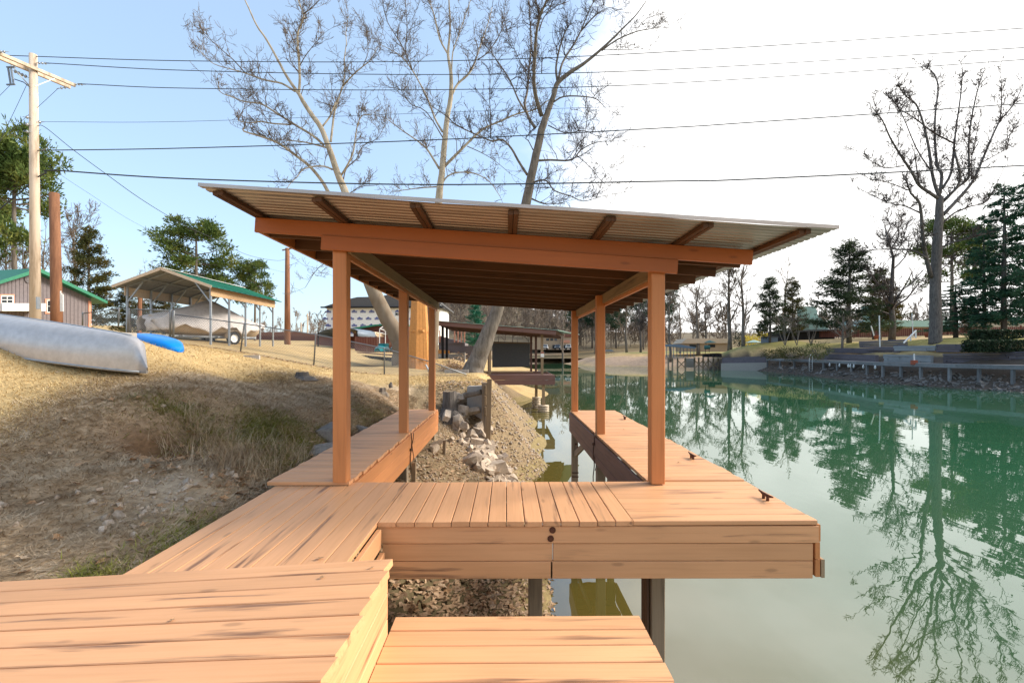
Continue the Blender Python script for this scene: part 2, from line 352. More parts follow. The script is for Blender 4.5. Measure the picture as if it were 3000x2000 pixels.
l(vm.outputs[0], b.inputs['Base Color']); b.inputs['Roughness'].default_value = .95; b.inputs['Specular IOR Level'].default_value = .1
bp = N(t, 'ShaderNodeBump'); bp.inputs['Strength'].default_value = .6; bp.inputs['Distance'].default_value = .03; l(n1.outputs[0], bp.inputs['Height']); l(bp.outputs[0], b.inputs['Normal'])
me = np_mesh('ground', np.stack([fx, fy, GZ], 1), np.stack([ii, ii+1, ii+nx+1, ii+nx], 1), mg, True)
def fbm(x, y, f, sd=0):
    return np.array([mnoise.fractal(Vector((a*f+sd, b_*f, sd)), .9, 2.0, 4) for a, b_ in zip(x, y)])
def zone_colour(x, y, z):
    c = np.empty((len(x), 3)); lawn = np.array((.46, .325, .155)); c[:] = lawn
    nv = np.sin(x*1.7 + np.sin(y*1.1)*2) * np.sin(y*1.3 + np.sin(x*.9)*2)
    c *= (1 + .10 * nv)[:, None]
    def mix(mask, col): 
        m = np.clip(mask, 0, 1)[:, None]; c[:] = c * (1 - m) + np.array(col) * m
    sm = lambda a, b_, v: np.clip((v - a) / (b_ - a), 0, 1)**2 * (3 - 2 * np.clip((v - a) / (b_ - a), 0, 1))
    edge = -5.35 - .10 * np.clip(7 - y, 0, 3) * 2.2 + np.clip(y - 8, 0, 6) * .38 + .3 * nv
    near = sm(.0, .5, y - 1) * (1 - sm(14.3, 15.2, y)) * (x < 3)
    mix(near * sm(-.25, .35, x - edge), (.56, .42, .275))
    mix(near * sm(0, .5, x + 3.9) * .5, (.40, .30, .19))
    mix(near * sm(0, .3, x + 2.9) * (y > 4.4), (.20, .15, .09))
    hollow = np.exp(-(((x + 4.1)/.55)**2 + ((y - 5.62)/.34)**2)); mix(hollow * 1.2, (.20, .115, .06))
    gravel = np.exp(-(((x + 3.3)/.45)**2 + ((y - 4.75)/.55)**2)); mix(gravel * .45, (.36, .30, .23))
    moss = 1.3*np.exp(-(((x + 3.3)/.38)**2 + ((y - 6.75)/.5)**2)) + np.exp(-(((x + 2.75)/.35)**2 + ((y - 6.6)/.9)**2)) + .8*np.exp(-(((x + 3.3)/.3)**2 + ((y - 6.1)/.25)**2)) + .7*np.exp(-(((x + 2.8)/.3)**2 + ((y - 9.6)/.8)**2)) + .5*np.exp(-(((x + 2.7)/.15)**2 + ((y - 4.0)/.4)**2)); mix(moss * (.45 + .5*np.sin(x*9)*np.sin(y*7)), (.19, .20, .02))
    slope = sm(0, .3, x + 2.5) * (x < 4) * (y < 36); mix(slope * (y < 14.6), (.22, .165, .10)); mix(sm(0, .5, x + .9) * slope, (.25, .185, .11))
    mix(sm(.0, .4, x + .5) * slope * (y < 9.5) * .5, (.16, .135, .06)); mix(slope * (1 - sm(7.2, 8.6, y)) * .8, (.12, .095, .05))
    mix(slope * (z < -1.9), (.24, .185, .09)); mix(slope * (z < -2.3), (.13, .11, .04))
    rb = (x > 37) & (y < 99); mix(rb * sm(.6, 1.2, z + 0) * 0 + rb * (z < .9), (.10, .08, .065)); mix(rb * sm(1.8, 2.6, z) * (x < 62), (.36, .30, .10)); mix(rb * (x > 60), (.42, .31, .16))
    fb = (y > 99) & (z > -2.3); mix(fb * (z < 0.2) * 1.0, (.40, .285, .20)); mix(fb * (z > 1.0) * (x > 30) * (y < 150), (.27, .25, .10)); mix(fb * (y > 150), (.24, .18, .10)); mix(fb * (x < 24) * (z > .3) * .8, (.42, .29, .18))
    return c
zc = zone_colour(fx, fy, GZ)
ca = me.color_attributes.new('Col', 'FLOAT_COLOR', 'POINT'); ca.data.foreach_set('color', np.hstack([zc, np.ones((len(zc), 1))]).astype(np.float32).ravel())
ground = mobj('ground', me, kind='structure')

# ------------------------------------------------------------------ water
mw_, t, b = mat_new('lake_water'); l = t.links.new
tcw = N(t, 'ShaderNodeTexCoord'); sxw = N(t, 'ShaderNodeSeparateXYZ'); l(tcw.outputs['Object'], sxw.inputs[0])
nw = N(t, 'ShaderNodeTexNoise'); nw.inputs['Scale'].default_value = .8; nw.inputs['Detail'].default_value = 3; l(tcw.outputs['Object'], nw.inputs['Vector'])
xx = M2('ADD', M2('ADD', sxw.outputs[0], M2('MULTIPLY', sxw.outputs[1], -.02, t), t), M2('MULTIPLY', M2('SUBTRACT', nw.outputs[0], .5, t), 1.6, t), t)
rw = ramp(t, [(0, (.115, .085, .018)), (.045, (.095, .085, .022)), (.13, (.05, .10, .05)), (.32, (.03, .105, .052)), (1, (.024, .10, .052))])
mrw = N(t, 'ShaderNodeMapRange'); mrw.inputs[1].default_value = 0; mrw.inputs[2].default_value = 45; l(xx, mrw.inputs[0]); l(mrw.outputs[0], rw.inputs[0])
df = N(t, 'ShaderNodeBsdfDiffuse'); l(rw.outputs[0], df.inputs[0])
gl = N(t, 'ShaderNodeBsdfGlossy'); gl.inputs['Roughness'].default_value = .0; gl.inputs[0].default_value = (.95, .98, .97, 1)
fr = N(t, 'ShaderNodeFresnel'); fr.inputs[0].default_value = 2.3
ms = N(t, 'ShaderNodeMixShader'); l(df.outputs[0], ms.inputs[1]); l(gl.outputs[0], ms.inputs[2])
mpw = N(t, 'ShaderNodeMapping'); mpw.inputs['Scale'].default_value = (1, .35, 1); l(tcw.outputs['Object'], mpw.inputs[0])
nb = N(t, 'ShaderNodeTexNoise'); nb.inputs['Scale'].default_value = 2.2; nb.inputs['Detail'].default_value = 2; l(mpw.outputs[0], nb.inputs['Vector'])
bpw = N(t, 'ShaderNodeBump'); bpw.inputs['Strength'].default_value = .009; bpw.inputs['Distance'].default_value = .25; l(nb.outputs[0], bpw.inputs['Height'])
l(bpw.outputs[0], gl.inputs['Normal']); l(bpw.outputs[0], fr.inputs['Normal'])
l(fr.outputs[0], ms.inputs[0]); l(ms.outputs[0], t.nodes['Material Output'].inputs[0])
wb = MB(); wb.add([(-8,-60,WZ),(130,-60,WZ),(130,215,WZ),(-8,215,WZ)], [(0,1,2,3)])
water = wb.build('lake_water', mw_, kind='structure')

# ------------------------------------------------------------------ the dock with its roof
dk, pt, bm_, rw_, ag, pl = (M_[k] for k in ('deck','paint','beam','raw','aged','pile'))
dock = thing('boat_dock', 'orange stained timber boat slip with posts and a sloping tin roof over the water', 'dock', (0, 7, 0))
T = .038; BW = .1405; PITCH = .1475
def jit(a): return rnd.uniform(-a, a)
XL, XLi, XRi, XR, YF, YB, YE = -2.44, -1.614, 1.483, 2.52, 3.87, 5.03, 11.02
# front walkway: boards run towards the slip; the left ones run on towards the camera
k = 0; x = -1.035 + PITCH/2
while x < 1.02:
    timber('plank', dock, (x, YF - .02 + jit(.006), -T/2 + jit(.0015)), (x, YB, -T/2 + jit(.0015)), BW, T, dk); x += PITCH
x = -1.035 - PITCH/2
while x > -2.40:
    yb = YB if x > XLi - .02 else 4.90
    timber('plank', dock, (x, 2.70 - .112*(x+.66), -T/2 + jit(.001)), (x, yb, -T/2), BW + .003, T, dk); x -= PITCH
# right platform: boards across
y = YF - .015 + PITCH/2; q = 0
while y < YE:
    z = -T/2 + jit(.0012) + (.012 if y > 4.98 else 0)
    x0 = 1.03 if y < YB - .02 else XRi
    xr = XR + jit(.012) + (.0 if y > 4.1 else .01)
    timber('plank', dock, (x0, y, z), (xr, y, z), BW + .003, T, dk); y += PITCH
# left dock: boards across, laid on top of the walkway's
y = 4.905 + PITCH/2
while y < YE + .05:
    timber('plank', dock, (XL + jit(.01), y, T/2 + .002 + jit(.001)), (XLi + .012 + jit(.012), y, T/2 + .002), BW + .002, T, dk); y += PITCH
# fascia boards
def fascia(p0, p1, rows, z0, mat=pt, hgt=.140, out=(0, -1, 0), tk=.038):
    for r_ in range(rows):
        z = z0 - hgt/2 - r_ * (hgt + .004); e = Vector(out) * (tk/2 + (.004 if r_ == 0 else 0))
        timber('fascia_board', dock, Vector(p0) + Vector((0,0,z)) + e, Vector(p1) + Vector((0,0,z)) + e, tk, hgt, mat)
fy = YF + .025
timber('fascia_board', dock, (-1.04, fy-.012, -.11), (2.545, fy-.012, -.120), .038, .138, dk)
for (a, c, z1, z2) in ((-1.00, .372, -.254, -.256), (.380, 2.50, -.256, -.266)):
    timber('fascia_board', dock, (a, fy-.004, z1), (c, fy-.004, z2), .038, .141, dk)
    timber('fascia_board', dock, (a-.02, fy-.002, z1-.146), (c, fy-.002, z2-.146), .038, .141, dk)
fascia((XLi, 5.03, 0), (XLi, YE, 0), 3, 0, pt, .148, (1, 0, 0))
fascia((XRi, YB, 0), (XRi, YE, 0), 3, -.0265, M_['brownboard'], .140, (-1, 0, 0))  # slip face away from the sun: its shade put into darker board colour
fascia((XR, YF, 0), (XR, YE, 0), 3, -.04, pt, .14, (1, 0, 0))
timber('fascia_board', dock, (XR+.062, YF+.0, -.40), (XR+.062, YF+.9, -.40), .03, .15, ag)
fascia((XLi+.04, YE, 0), (XL, YE, 0), 2, -.0, pt, .14, (0, 1, 0)); fascia((XRi, YE, 0), (XR, YE, 0), 3, -.04, pt, .14, (0, 1, 0))
fascia((-1.035, 2.8, 0), (-1.035, 3.80, 0), 1, -.04, dk, .15, (1, 0, 0))
timber('fascia_board', dock, (-.99, 3.15, -.34), (-.985, 3.80, -.29), .038, .14, dk)
for yj in np.arange(5.6, 10.9, .75):                               # joists under the decks
    timber('joist', dock, (XRi+.05, yj, -.12), (XR-.05, yj, -.12), .038, .14, pl); timber('joist', dock, (XL, yj, -.075), (XLi-.05, yj, -.075), .038, .14, pl)
timber('joist', dock, (-.95, YB-.03, -.115), (XRi, YB-.03, -.115), .038, .14, pl); timber('joist', dock, (-1.0, 4.45, -.115), (2.4, 4.45, -.115), .038, .14, pl)
# posts, headers, roof frame
KS = -.063
def zr(x): return 2.563 + KS * x                                   # top of the rafters
for yp in (4.88, 7.86, 10.85):
    for xp, zb in ((-1.70, T), (1.557, .012)):
        zt = zr(xp) - .165
        timber('post', dock, (xp, yp + .07, zb), (xp, yp + .07, zt), .14, .14, pt, up=(0, -1, 0), ch=.007)
hz = lambda x: 2.415 - .0655 * x - .071
timber('header_board', dock, (-1.863, 4.84, hz(-1.863)+.001), (1.735, 4.84, hz(1.735)), .038, .143, bm_, up=(0,0,1))
timber('header_board', dock, (-2.535, 4.862, zr(-2.535)-.074), (2.51, 4.862, zr(2.51)-.074), .040, .149, bm_)
for k in range(11):
    yk = 5.09 + .61 * k
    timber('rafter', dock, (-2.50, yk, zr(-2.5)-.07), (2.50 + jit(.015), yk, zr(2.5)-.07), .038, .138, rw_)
for xb, xo in ((-1.605, -1.652), (1.60, 1.635)):
    zt = zr(xb) - .142
    timber('side_beam', dock, (xb, 4.90, zt-.077), (xb, 11.3, zt-.077), .038, .15, ag)
    timber('side_beam', dock, (xo, 5.03, zt-.100), (xo, 11.3, zt-.100), .038, .19, pt)
timber('side_beam', dock, (-2.52, 4.9, zr(-2.52)-.07), (-2.52, 11.25, zr(-2.52)-.07), .038, .14, pt)
for k in range(7):
    xk = -2.50 + k * .8533; zk = zr(xk) + .022
    for s_ in (-.024, .024):
        timber('purlin', dock, (xk + s_, 4.16 + jit(.01), zk + jit(.002)), (xk + s_, 11.55, zk), .044, .040, rw_)
for k in range(8):                                                  # corrugated sheets
    y0 = 4.10 + k * .935; n_ = 10; mbp = MB(); vs = []; prof = []
    for j in range(n_):
        yy = y0 + j * .0955
        prof += [(yy, 0), (yy + .052, 0), (yy + .064, .018), (yy + .084, .018)]
    prof.append((y0 + n_ * .0955, 0)); x0, x1 = -2.62 + jit(.01), 2.87 + jit(.012); xs = np.linspace(x0, x1, 9); lift = .002 * (k % 2)
    for xi in xs:
        for (yy, zz) in prof: vs.append((xi, yy, zr(xi) + .046 + zz + lift + .006 * math.sin(xi*2.3 + k) * (yy < 4.2)))
    m_ = len(prof); mbp.add(vs, [(i*m_+j, i*m_+j+1, (i+1)*m_+j+1, (i+1)*m_+j) for i in range(len(xs)-1) for j in range(m_-1)])
    o = mbp.build('roof_panel', M_['galv'], dock); sd = o.modifiers.new('thick', 'SOLIDIFY'); sd.thickness = .0012; sd.offset = 1
mb = MB(); mb.beam((-2.625, 4.10, zr(-2.62)+.062), (2.875, 4.10, zr(2.87)+.062), .012, .03); mb.build('edge_trim', M_['galv'], dock)
# pilings and braces under the deck
for (xp, yp, zb) in ((.30, 5.0, -2.2), (1.557, 4.95, -4), (1.557, 7.9, -4), (1.557, 10.9, -4), (2.38, 7.9, -4), (2.38, 10.9, -4), (-1.70, 7.9, -1.2), (-1.70, 10.9, -1.1), (-1.70, 4.95, -1.2), (-1.2, 4.2, -1.5)):
    timber('piling', dock, (xp, yp, zb), (xp, yp, -.042), .14, .14, pl, up=(0, -1, 0), ch=.008)
timber('piling', dock, (1.455, 5.0, -4), (1.455, 5.0, -.2), .05, .12, rw_, up=(0, -1, 0))
for (a, c) in (((1.62, 4.86, -.72), (2.0, 4.86, -.36)), ((1.557, 10.80, -.95), (1.75, 9.9, -.42)), ((1.557, 7.8, -.95), (1.7, 7.1, -.42)), ((1.55, 4.85, -.60), (1.18, 4.85, -.40))):
    timber('brace', dock, a, c, .05, .13, pl)
mb = MB()
for zz in (-1.37, -1.46): mb.box((1.48, 10.815, zz-.014), (1.634, 10.828, zz+.014))
mb.build('strap', M_['rope'], dock); 
def bolt(p, d, r_=.018):
    mb = MB(); p = Vector(p); d = Vector(d); mb.tube([p, p + d*.006], r_*1.5, 10); mb.tube([p + d*.006, p + d*.016], r_*.9, 6); return mb.build('bolt', M_['bolt'], dock)
for (px_, py_) in ((.372, -.073), (.357, -.142)): bolt((px_, fy-.031, py_), (0, -1, 0))
for d_ in ((1.62,4.833,-.52),(1.70,4.833,-.46)): bolt(d_, (0,-1,0))
for (xp, yp) in ((1.60,10.84),(1.64,10.84)): bolt((xp-.02, 10.82, -.72 if xp < 1.62 else -.80), (0,-1,0))
# mooring cleats and hanging lines
def cleat(x, y, z):
    mb = MB(); 
    for s_ in (-.035, .035): mb.tube([(x, y+s_, z), (x, y+s_, z+.04)], .014, 8)
    mb.tube([(x, y-.12, z+.058), (x, y-.06, z+.047), (x, y, z+.045), (x, y+.06, z+.047), (x, y+.12, z+.058)], [.007, .013, .016, .013, .007], 8)
    return mb.build('cleat', M_['bolt'], dock, smooth=True)
cleat(2.40, 4.40, 0.0); cleat(2.36, 6.05, .012); cleat(2.38, 9.6, .012)
def hang(x, y, z0, ln, parent=dock):
    mb = MB(); pts = [(x + .012*math.sin(k*1.3), y + .01*math.cos(k), z0 - ln*k/10) for k in range(11)]
    mb.tube(pts, .009, 5); pts = [(x + .03 + .014*math.sin(k*1.7+1), y, z0 - ln*.7*k/9) for k in range(10)]; mb.tube(pts, .007, 5)
    mb.lathe([(.02,-.02),(.026,0),(.02,.02)], (x, y, z0-ln*.22), 8); return mb.build('mooring_line', M_['rope'], parent, smooth=True)
hang(-1.555, 7.80, .05, 1.25); hang(1.425, 7.80, .06, .9)
mb = MB()
for k in range(14):
    mb.tube([(1.44, 4.86, -.30 - k*.15), (1.44, 4.86, -.30 - (k+1)*.15)], .006, 5)
mb.build('mooring_line', M_['rope'], dock)
timber('rope_stake', dock, (-1.50, 7.75, -1.3), (-1.50, 7.75, -.42), .07, .07, ag, up=(0,-1,0))

# landing (the sloping platform under the camera) and the low step
LZ = lambda x: .175 + .100 * (x + .66)
land = thing('landing', 'sloping orange board landing in the corner beside the camera, highest of the walkways', 'deck', (-2, 2.5, 0))
for k in range(14):
    yo = 2.77 - .1475/2 - .1475 * k; x0, x1 = -.655 + jit(.012), -4.2
    p0 = Vector((x1, yo - .112*(x1+.66), LZ(x1) - T/2 + jit(.001))); p1 = Vector((x0, yo - .112*(x0+.66), LZ(x0) - T/2 + jit(.001)))
    timber('plank', land, p0, p1, BW, T, dk)
for r_ in range(3):
    timber('fascia_board', land, (-.70, .6, LZ(-.7)-T-.073-r_*.148), (-.70, 2.745, LZ(-.7)-T-.073-r_*.148), .038, .145, dk)
timber('joist', land, (-2.4, 2.86, -.16), (-.72, 2.70, .06), .038, .12, pl)
step = thing('deck_step', 'low orange board step below the landing in front of the camera', 'deck', (0, 2, -.3))
for k in range(13):
    yo = 2.93 - .0735 - .1475 * k
    timber('plank', step, (-.675, yo + jit(.002), -.25 - T/2), (.818 + jit(.008), yo, -.25 - T/2 + jit(.001)), BW, T, dk)
timber('fascia_board', step, (-.66, 2.90, -.36), (.80, 2.90, -.36), .038, .14, dk); timber('fascia_board', step, (.79, 1.0, -.36), (.79, 2.9, -.36), .038, .14, dk)
for xs_ in (-.5, .6): timber('piling', step, (xs_, 2.7, -2.4), (xs_, 2.7, -.3), .09, .09, pl, up=(0,-1,0))
for xs_ in (-1.2, -2.6): timber('piling', land, (xs_, 2.4, -1.2 if xs_ > -2 else -.6), (xs_, 2.4, LZ(xs_)-.05), .09, .09, pl, up=(0,-1,0))

# ------------------------------------------------------------------ trees
M_['syc'] = noisy('sycamore_bark', (.19, .145, .09), (.40, .34, .25), scale=3.2, rough=.85, bump=.3, stretch=(1,1,.5), c3=(.50,.45,.36))
M_['bark'] = noisy('grey_brown_bark', (.085, .07, .055), (.24, .205, .17), scale=9, rough=.9, bump=.7, stretch=(1,1,.22))
M_['barkd'] = noisy('dark_bark', (.06, .052, .048), (.17, .15, .135), scale=10, rough=.9, bump=.7, stretch=(1,1,.2))
M_['twig'] = noisy('twig_bark', (.10, .075, .055), (.20, .155, .115), scale=4, rough=.9, bump=0)
M_['twigd'] = noisy('dark_twig_bark', (.055, .042, .038), (.12, .095, .085), scale=4, rough=.9, bump=0)
M_['twigp'] = noisy('pale_twig_bark', (.17, .13, .10), (.30, .24, .19), scale=4, rough=.9, bump=0)
M_['pine'] = leafy('pine_needles', (.045, .085, .02), (.10, .145, .035), (.19, .20, .045))
M_['pineb'] = leafy('bluish_pine_needles', (.02, .05, .03), (.04, .085, .05), (.075, .12, .06))
M_['cedar'] = leafy('cedar_foliage', (.03, .045, .016), (.07, .075, .022), (.15, .11, .03))
M_['cedard'] = leafy('dark_cedar_foliage', (.024, .042, .022), (.052, .078, .038), (.09, .115, .05))
M_['spruce'] = leafy('spruce_foliage', (.016, .05, .03), (.035, .10, .055), (.06, .14, .075))
M_['hedge'] = leafy('hedge_leaves', (.012, .025, .012), (.025, .045, .02), (.05, .07, .03), .15, 3)
M_['shrub'] = leafy('shrub_leaves', (.05, .07, .02), (.10, .115, .035), (.16, .15, .06), .2, 3)
M_['yellow'] = leafy('yellow_bloom', (.45, .36, .03), (.65, .52, .05), (.75, .65, .10), .3, 2)
M_['green'] = leafy('spring_leaves', (.14, .20, .04), (.22, .30, .06), (.30, .38, .09), .35, 1)
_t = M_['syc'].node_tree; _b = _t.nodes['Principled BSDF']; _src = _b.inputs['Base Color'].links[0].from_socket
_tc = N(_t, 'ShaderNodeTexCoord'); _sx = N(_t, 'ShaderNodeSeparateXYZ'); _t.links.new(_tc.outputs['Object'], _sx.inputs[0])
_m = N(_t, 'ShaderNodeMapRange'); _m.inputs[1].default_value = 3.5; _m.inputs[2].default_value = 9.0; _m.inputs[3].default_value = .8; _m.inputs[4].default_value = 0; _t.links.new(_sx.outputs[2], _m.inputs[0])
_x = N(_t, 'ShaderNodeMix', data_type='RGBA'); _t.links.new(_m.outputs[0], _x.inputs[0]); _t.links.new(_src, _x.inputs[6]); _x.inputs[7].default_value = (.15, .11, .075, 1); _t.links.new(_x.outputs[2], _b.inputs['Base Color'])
class TubeBag:
    """many thin tubes -> one mesh, vectorised over tubes with the same point count"""
    def __init__(s): s.d = {}
    def add(s, pts, rads): s.d.setdefault(len(pts), []).append((pts, rads))
    def count(s): return sum(len(v) for v in s.d.values())
    def arrays(s, n=3):
        VV, FF, base = [], [], 0
        for m, lst in s.d.items():
            Pn = np.array([p for p, _ in lst], dtype=float); Rn = np.array([r for _, r in lst], dtype=float)   # T,m,3
            d = np.empty_like(Pn); d[:, 1:-1] = Pn[:, 2:] - Pn[:, :-2]; d[:, 0] = Pn[:, 1] - Pn[:, 0]; d[:, -1] = Pn[:, -1] - Pn[:, -2]
            d /= np.linalg.norm(d, axis=2, keepdims=True) + 1e-9
            r = np.cross(d, np.array((.31, .77, .55))); r /= np.linalg.norm(r, axis=2, keepdims=True) + 1e-9; u = np.cross(d, r)
            ang = 2 * math.pi * np.arange(n) / n
            V = Pn[:, :, None, :] + (r[:, :, None, :] * np.cos(ang)[None, None, :, None] + u[:, :, None, :] * np.sin(ang)[None, None, :, None]) * Rn[:, :, None, None]
            Tn = len(lst); idx = np.arange(Tn * m * n).reshape(Tn, m, n) + base
            a = idx[:, :-1, :]; b_ = np.roll(idx, -1, 2)[:, :-1, :]; c_ = np.roll(idx, -1, 2)[:, 1:, :]; e = idx[:, 1:, :]
            VV.append(V.reshape(-1, 3)); FF.append(np.stack([a, b_, c_, e], -1).reshape(-1, 4)); base += Tn * m * n
        return np.concatenate(VV), np.concatenate(FF)
    def mesh(s, name, mat, n=3, off=(0, 0, 0)):
        V, Fc = s.arrays(n); return np_mesh(name, V - np.array(off), Fc, mat, n > 4)
def unit(v):
    l_ = math.sqrt(v[0]**2 + v[1]**2 + v[2]**2) + 1e-9; return (v[0]/l_, v[1]/l_, v[2]/l_)
def grow(bag, p, d, ln, r, depth, g, up=.12, wob=.22, rmin=.006, kids=(3, 5), ang=.75, shrink=(.38, .62)):
    """a wandering twig with side twigs"""
    n = 6 if depth > 1 else 4; st = ln / (n - 1); pts = [p]; rr = [r]; ds = [d]
    for i in range(1, n):
        d = unit((d[0] + g.gauss(0, wob), d[1] + g.gauss(0, wob), d[2] + g.gauss(0, wob) + up)); p = (p[0] + d[0]*st, p[1] + d[1]*st, p[2] + d[2]*st)
        pts.append(p); rr.append(max(rmin, r * (1 - .72 * i / (n - 1)))); ds.append(d)
    bag.add(pts, rr)
    if depth <= 0: return
    for _ in range(g.randint(*kids)):
        i = g.randint(1, n - 1); f = g.random(); a, b_ = pts[i-1], pts[i]
        q = (a[0]+(b_[0]-a[0])*f, a[1]+(b_[1]-a[1])*f, a[2]+(b_[2]-a[2])*f)
        e = unit((ds[i][0] + g.gauss(0, ang), ds[i][1] + g.gauss(0, ang), ds[i][2] + g.gauss(0, ang)))
        grow(bag, q, e, ln * g.uniform(*shrink), max(rmin, rr[i] * .62), depth - 1, g, up, wob, rmin, kids, ang, shrink)
def smooth_line(pts, k=3):
    """Catmull-Rom through points (with radius as 4th component)"""
    p = [np.array(q, float) for q in pts]; p = [2*p[0]-p[1]] + p + [2*p[-1]-p[-2]]; o = []
    for i in range(1, len(p) - 2):
        for j in range(k):
            t_ = j / k; o.append(.5*((2*p[i]) + (-p[i-1]+p[i+1])*t_ + (2*p[i-1]-5*p[i]+4*p[i+1]-p[i+2])*t_**2 + (-p[i-1]+3*p[i]-3*p[i+1]+p[i+2])*t_**3))
    o.append(p[-2]); return o
def traced_tree(name, label, Z, tf, trunk, limbs, bark, twigmat, seed, group=None, twl=1.0, dens=1.0, rmin=.008, base_z=None):
    """a bare tree whose trunk and limbs follow measured lines; limbs lean towards or away from the viewer; twigs grown on them"""
    g = random.Random(seed); ox, oy, s_ = tf; pxm = Z / F
    W3 = lambda x, y, dz: P(ox + x*s_, oy + y*s_, Z + dz)
    tr = [W3(x, y, 0) for x, y, w_ in trunk]
    base = tr[0].copy(); gz = Hz(base.x, base.y) if base_z is None else base_z
    root = thing(name, label, 'tree', (base.x, base.y, gz), group)
    tp = [(*p, max(w_*s_*pxm/2, .02)) for p, (x, y, w_) in zip(tr, trunk)]
    if base.z > gz - .1: tp = [(base.x + (base.x-tr[1].x)*.05, base.y, gz - .25, tp[0][3]*1.15)] + tp
    sl = smooth_line(tp, 4); mb = MB()
    sl = [q + np.array((g.gauss(0, 1), g.gauss(0, 1), 0, 0)) * q[3] * .05 for q in sl]
    mb.tube([q[:3] for q in sl], [q[3] for q in sl], 12); mb.build('trunk', bark, root, True)
    bag = TubeBag(); allp = [(q, 0) for q in sl[len(sl)//3:]]
    depth_of = lambda x, y: min(((abs(q[0]-x)+abs(q[1]-y)), q[2]) for q in dpts)[1]
    dpts = [(x, y, 0.0) for x, y, w_ in trunk]
    for li, (pts, w0, w1) in enumerate(limbs):
        d0 = depth_of(pts[0][0], pts[0][1]); side = g.uniform(-.55, .55); ln = 0; lp = []; px_, py_ = pts[0]
        for i, (x, y) in enumerate(pts):
            ln += math.hypot(x - px_, y - py_) * s_ * pxm; px_, py_ = x, y
            dz = d0 + side * ln; dpts.append((x, y, dz)); f_ = i / (len(pts) - 1)
            q = P(ox + x*s_, oy + y*s_, Z + dz); lp.append((*q, max(.012, (w0 + (w1 - w0)*f_) * s_ * pxm / 2)))
        sl = smooth_line(lp, 3); mb = MB(); mb.tube([q[:3] for q in sl], [q[3] for q in sl], 7); mb.build('branch', bark if w0 > 11 else twigmat, root, True)
        L_ = ln
        n_ = max(3, int(L_ * 2.6 * dens))
        for k in range(n_):
            f_ = g.uniform(.12, 1.0)**.8; i = min(int(f_ * (len(sl)-1)), len(sl)-2); q = sl[i]; d = sl[i+1][:3] - q[:3]; d = unit(d)
            e = unit((d[0]*.55 + g.gauss(0, .7), d[1]*.55 + g.gauss(0, .7), d[2]*.55 + abs(g.gauss(0, .6)) + .15))
            r0 = min(q[3]*.5, .028); grow(bag, tuple(q[:3]), e, twl * g.uniform(.5, 1.5) * (1.25 - .5*f_), max(rmin, r0), 2, g, .10, .20, rmin)
        q = sl[-1]; d = unit(sl[-1][:3] - sl[-3][:3]); grow(bag, tuple(q[:3]), d, twl*1.2, max(rmin, q[3]*.8), 2, g, .06, .2, rmin)
    ob = mobj('twigs', bag.mesh('twigs', twigmat, 3, WM[root].translation), root, WM[root].copy(), 'stuff')
    return root
TA = (550, 0, .3827); TB = (1250, 0, .3827); TCc = (2200, 200, .5102)
t1_trunk = [(1640,2660,150),(1570,2520,122),(1398,2169,104),(1290,1829,78),(1215,1500,58),(1150,1340,50),(1090,1160,43),(1020,980,38),(950,880,34),(890,790,31),(850,720,26),(760,590,20),(690,460,17),(600,300,14),(530,200,12),(470,70,10),(430,-20,8),(390,-140,5)]
t1 = [([(850,720),(858,600),(850,450),(840,330),(845,240),(880,160),(885,110),(840,-10)],20,8),([(885,110),(950,60),(1000,10),(1040,-30)],9,4),
 ([(820,700),(720,640),(620,620),(530,595),(440,560),(330,530),(200,490),(120,420),(70,350)],16,3),([(440,560),(350,460),(280,400),(200,330),(140,280),(90,230)],9,3),
 ([(1040,1110),(960,1040),(820,955),(700,880),(560,795),(440,780),(330,740),(250,705),(230,630)],20,4),([(560,795),(490,740)],8,3),
 ([(790,955),(640,945),(560,930),(480,940),(390,925),(392,900)],12,7),([(1080,1480),(1030,1390),(940,1280),(840,1200),(700,1100),(560,1045),(430,1005),(435,975)],28,9),
 ([(1110,1300),(1050,1275),(960,1275),(880,1300),(840,1350),(790,1400),(760,1445)],14,4),([(1095,1085),(1110,960),(1125,850),(1160,740),(1190,640),(1200,560),(1200,440),(1215,330),(1210,250),(1230,120)],18,4),
 ([(1030,970),(1090,890),(1130,790)],13,14),([(1190,660),(1260,580),(1340,510),(1400,460),(1450,360)],12,4),([(1340,510),(1380,400),(1375,260)],7,3),
 ([(1060,1130),(900,1090),(760,1075)],14,7),([(1170,1350),(1230,1250),(1270,1150),(1290,1000),(1330,890),(1400,880)],16,4),([(1190,1380),(1215,1290),(1290,1220),(1340,1120),(1450,1060),(1510,960)],10,3),
 ([(1200,1480),(1240,1480),(1320,1430),(1430,1420)],10,4),([(860,750),(880,690),(890,660),(935,630),(935,490)],7,3),([(860,500),(900,430),(970,340),(1050,250)],8,3),([(850,560),(790,470),(770,350),(740,250)],7,3),
 ([(1330,1950),(1200,1930),(1050,1870),(900,1750),(760,1640)],12,4),([(1370,2080),(1250,2100),(1120,2000),(1000,2050),(900,2200)],11,3)]
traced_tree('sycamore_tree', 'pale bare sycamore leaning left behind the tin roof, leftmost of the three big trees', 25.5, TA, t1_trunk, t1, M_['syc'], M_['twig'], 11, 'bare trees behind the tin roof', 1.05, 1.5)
t2_trunk = [(30,2700,120),(45,2300,95),(60,1900,75),(95,1500,54),(120,1290,46),(140,1060,41),(160,880,38),(185,740,34),(185,560,26),(165,420,20),(180,200,14),(170,0,10),(175,-140,6)]
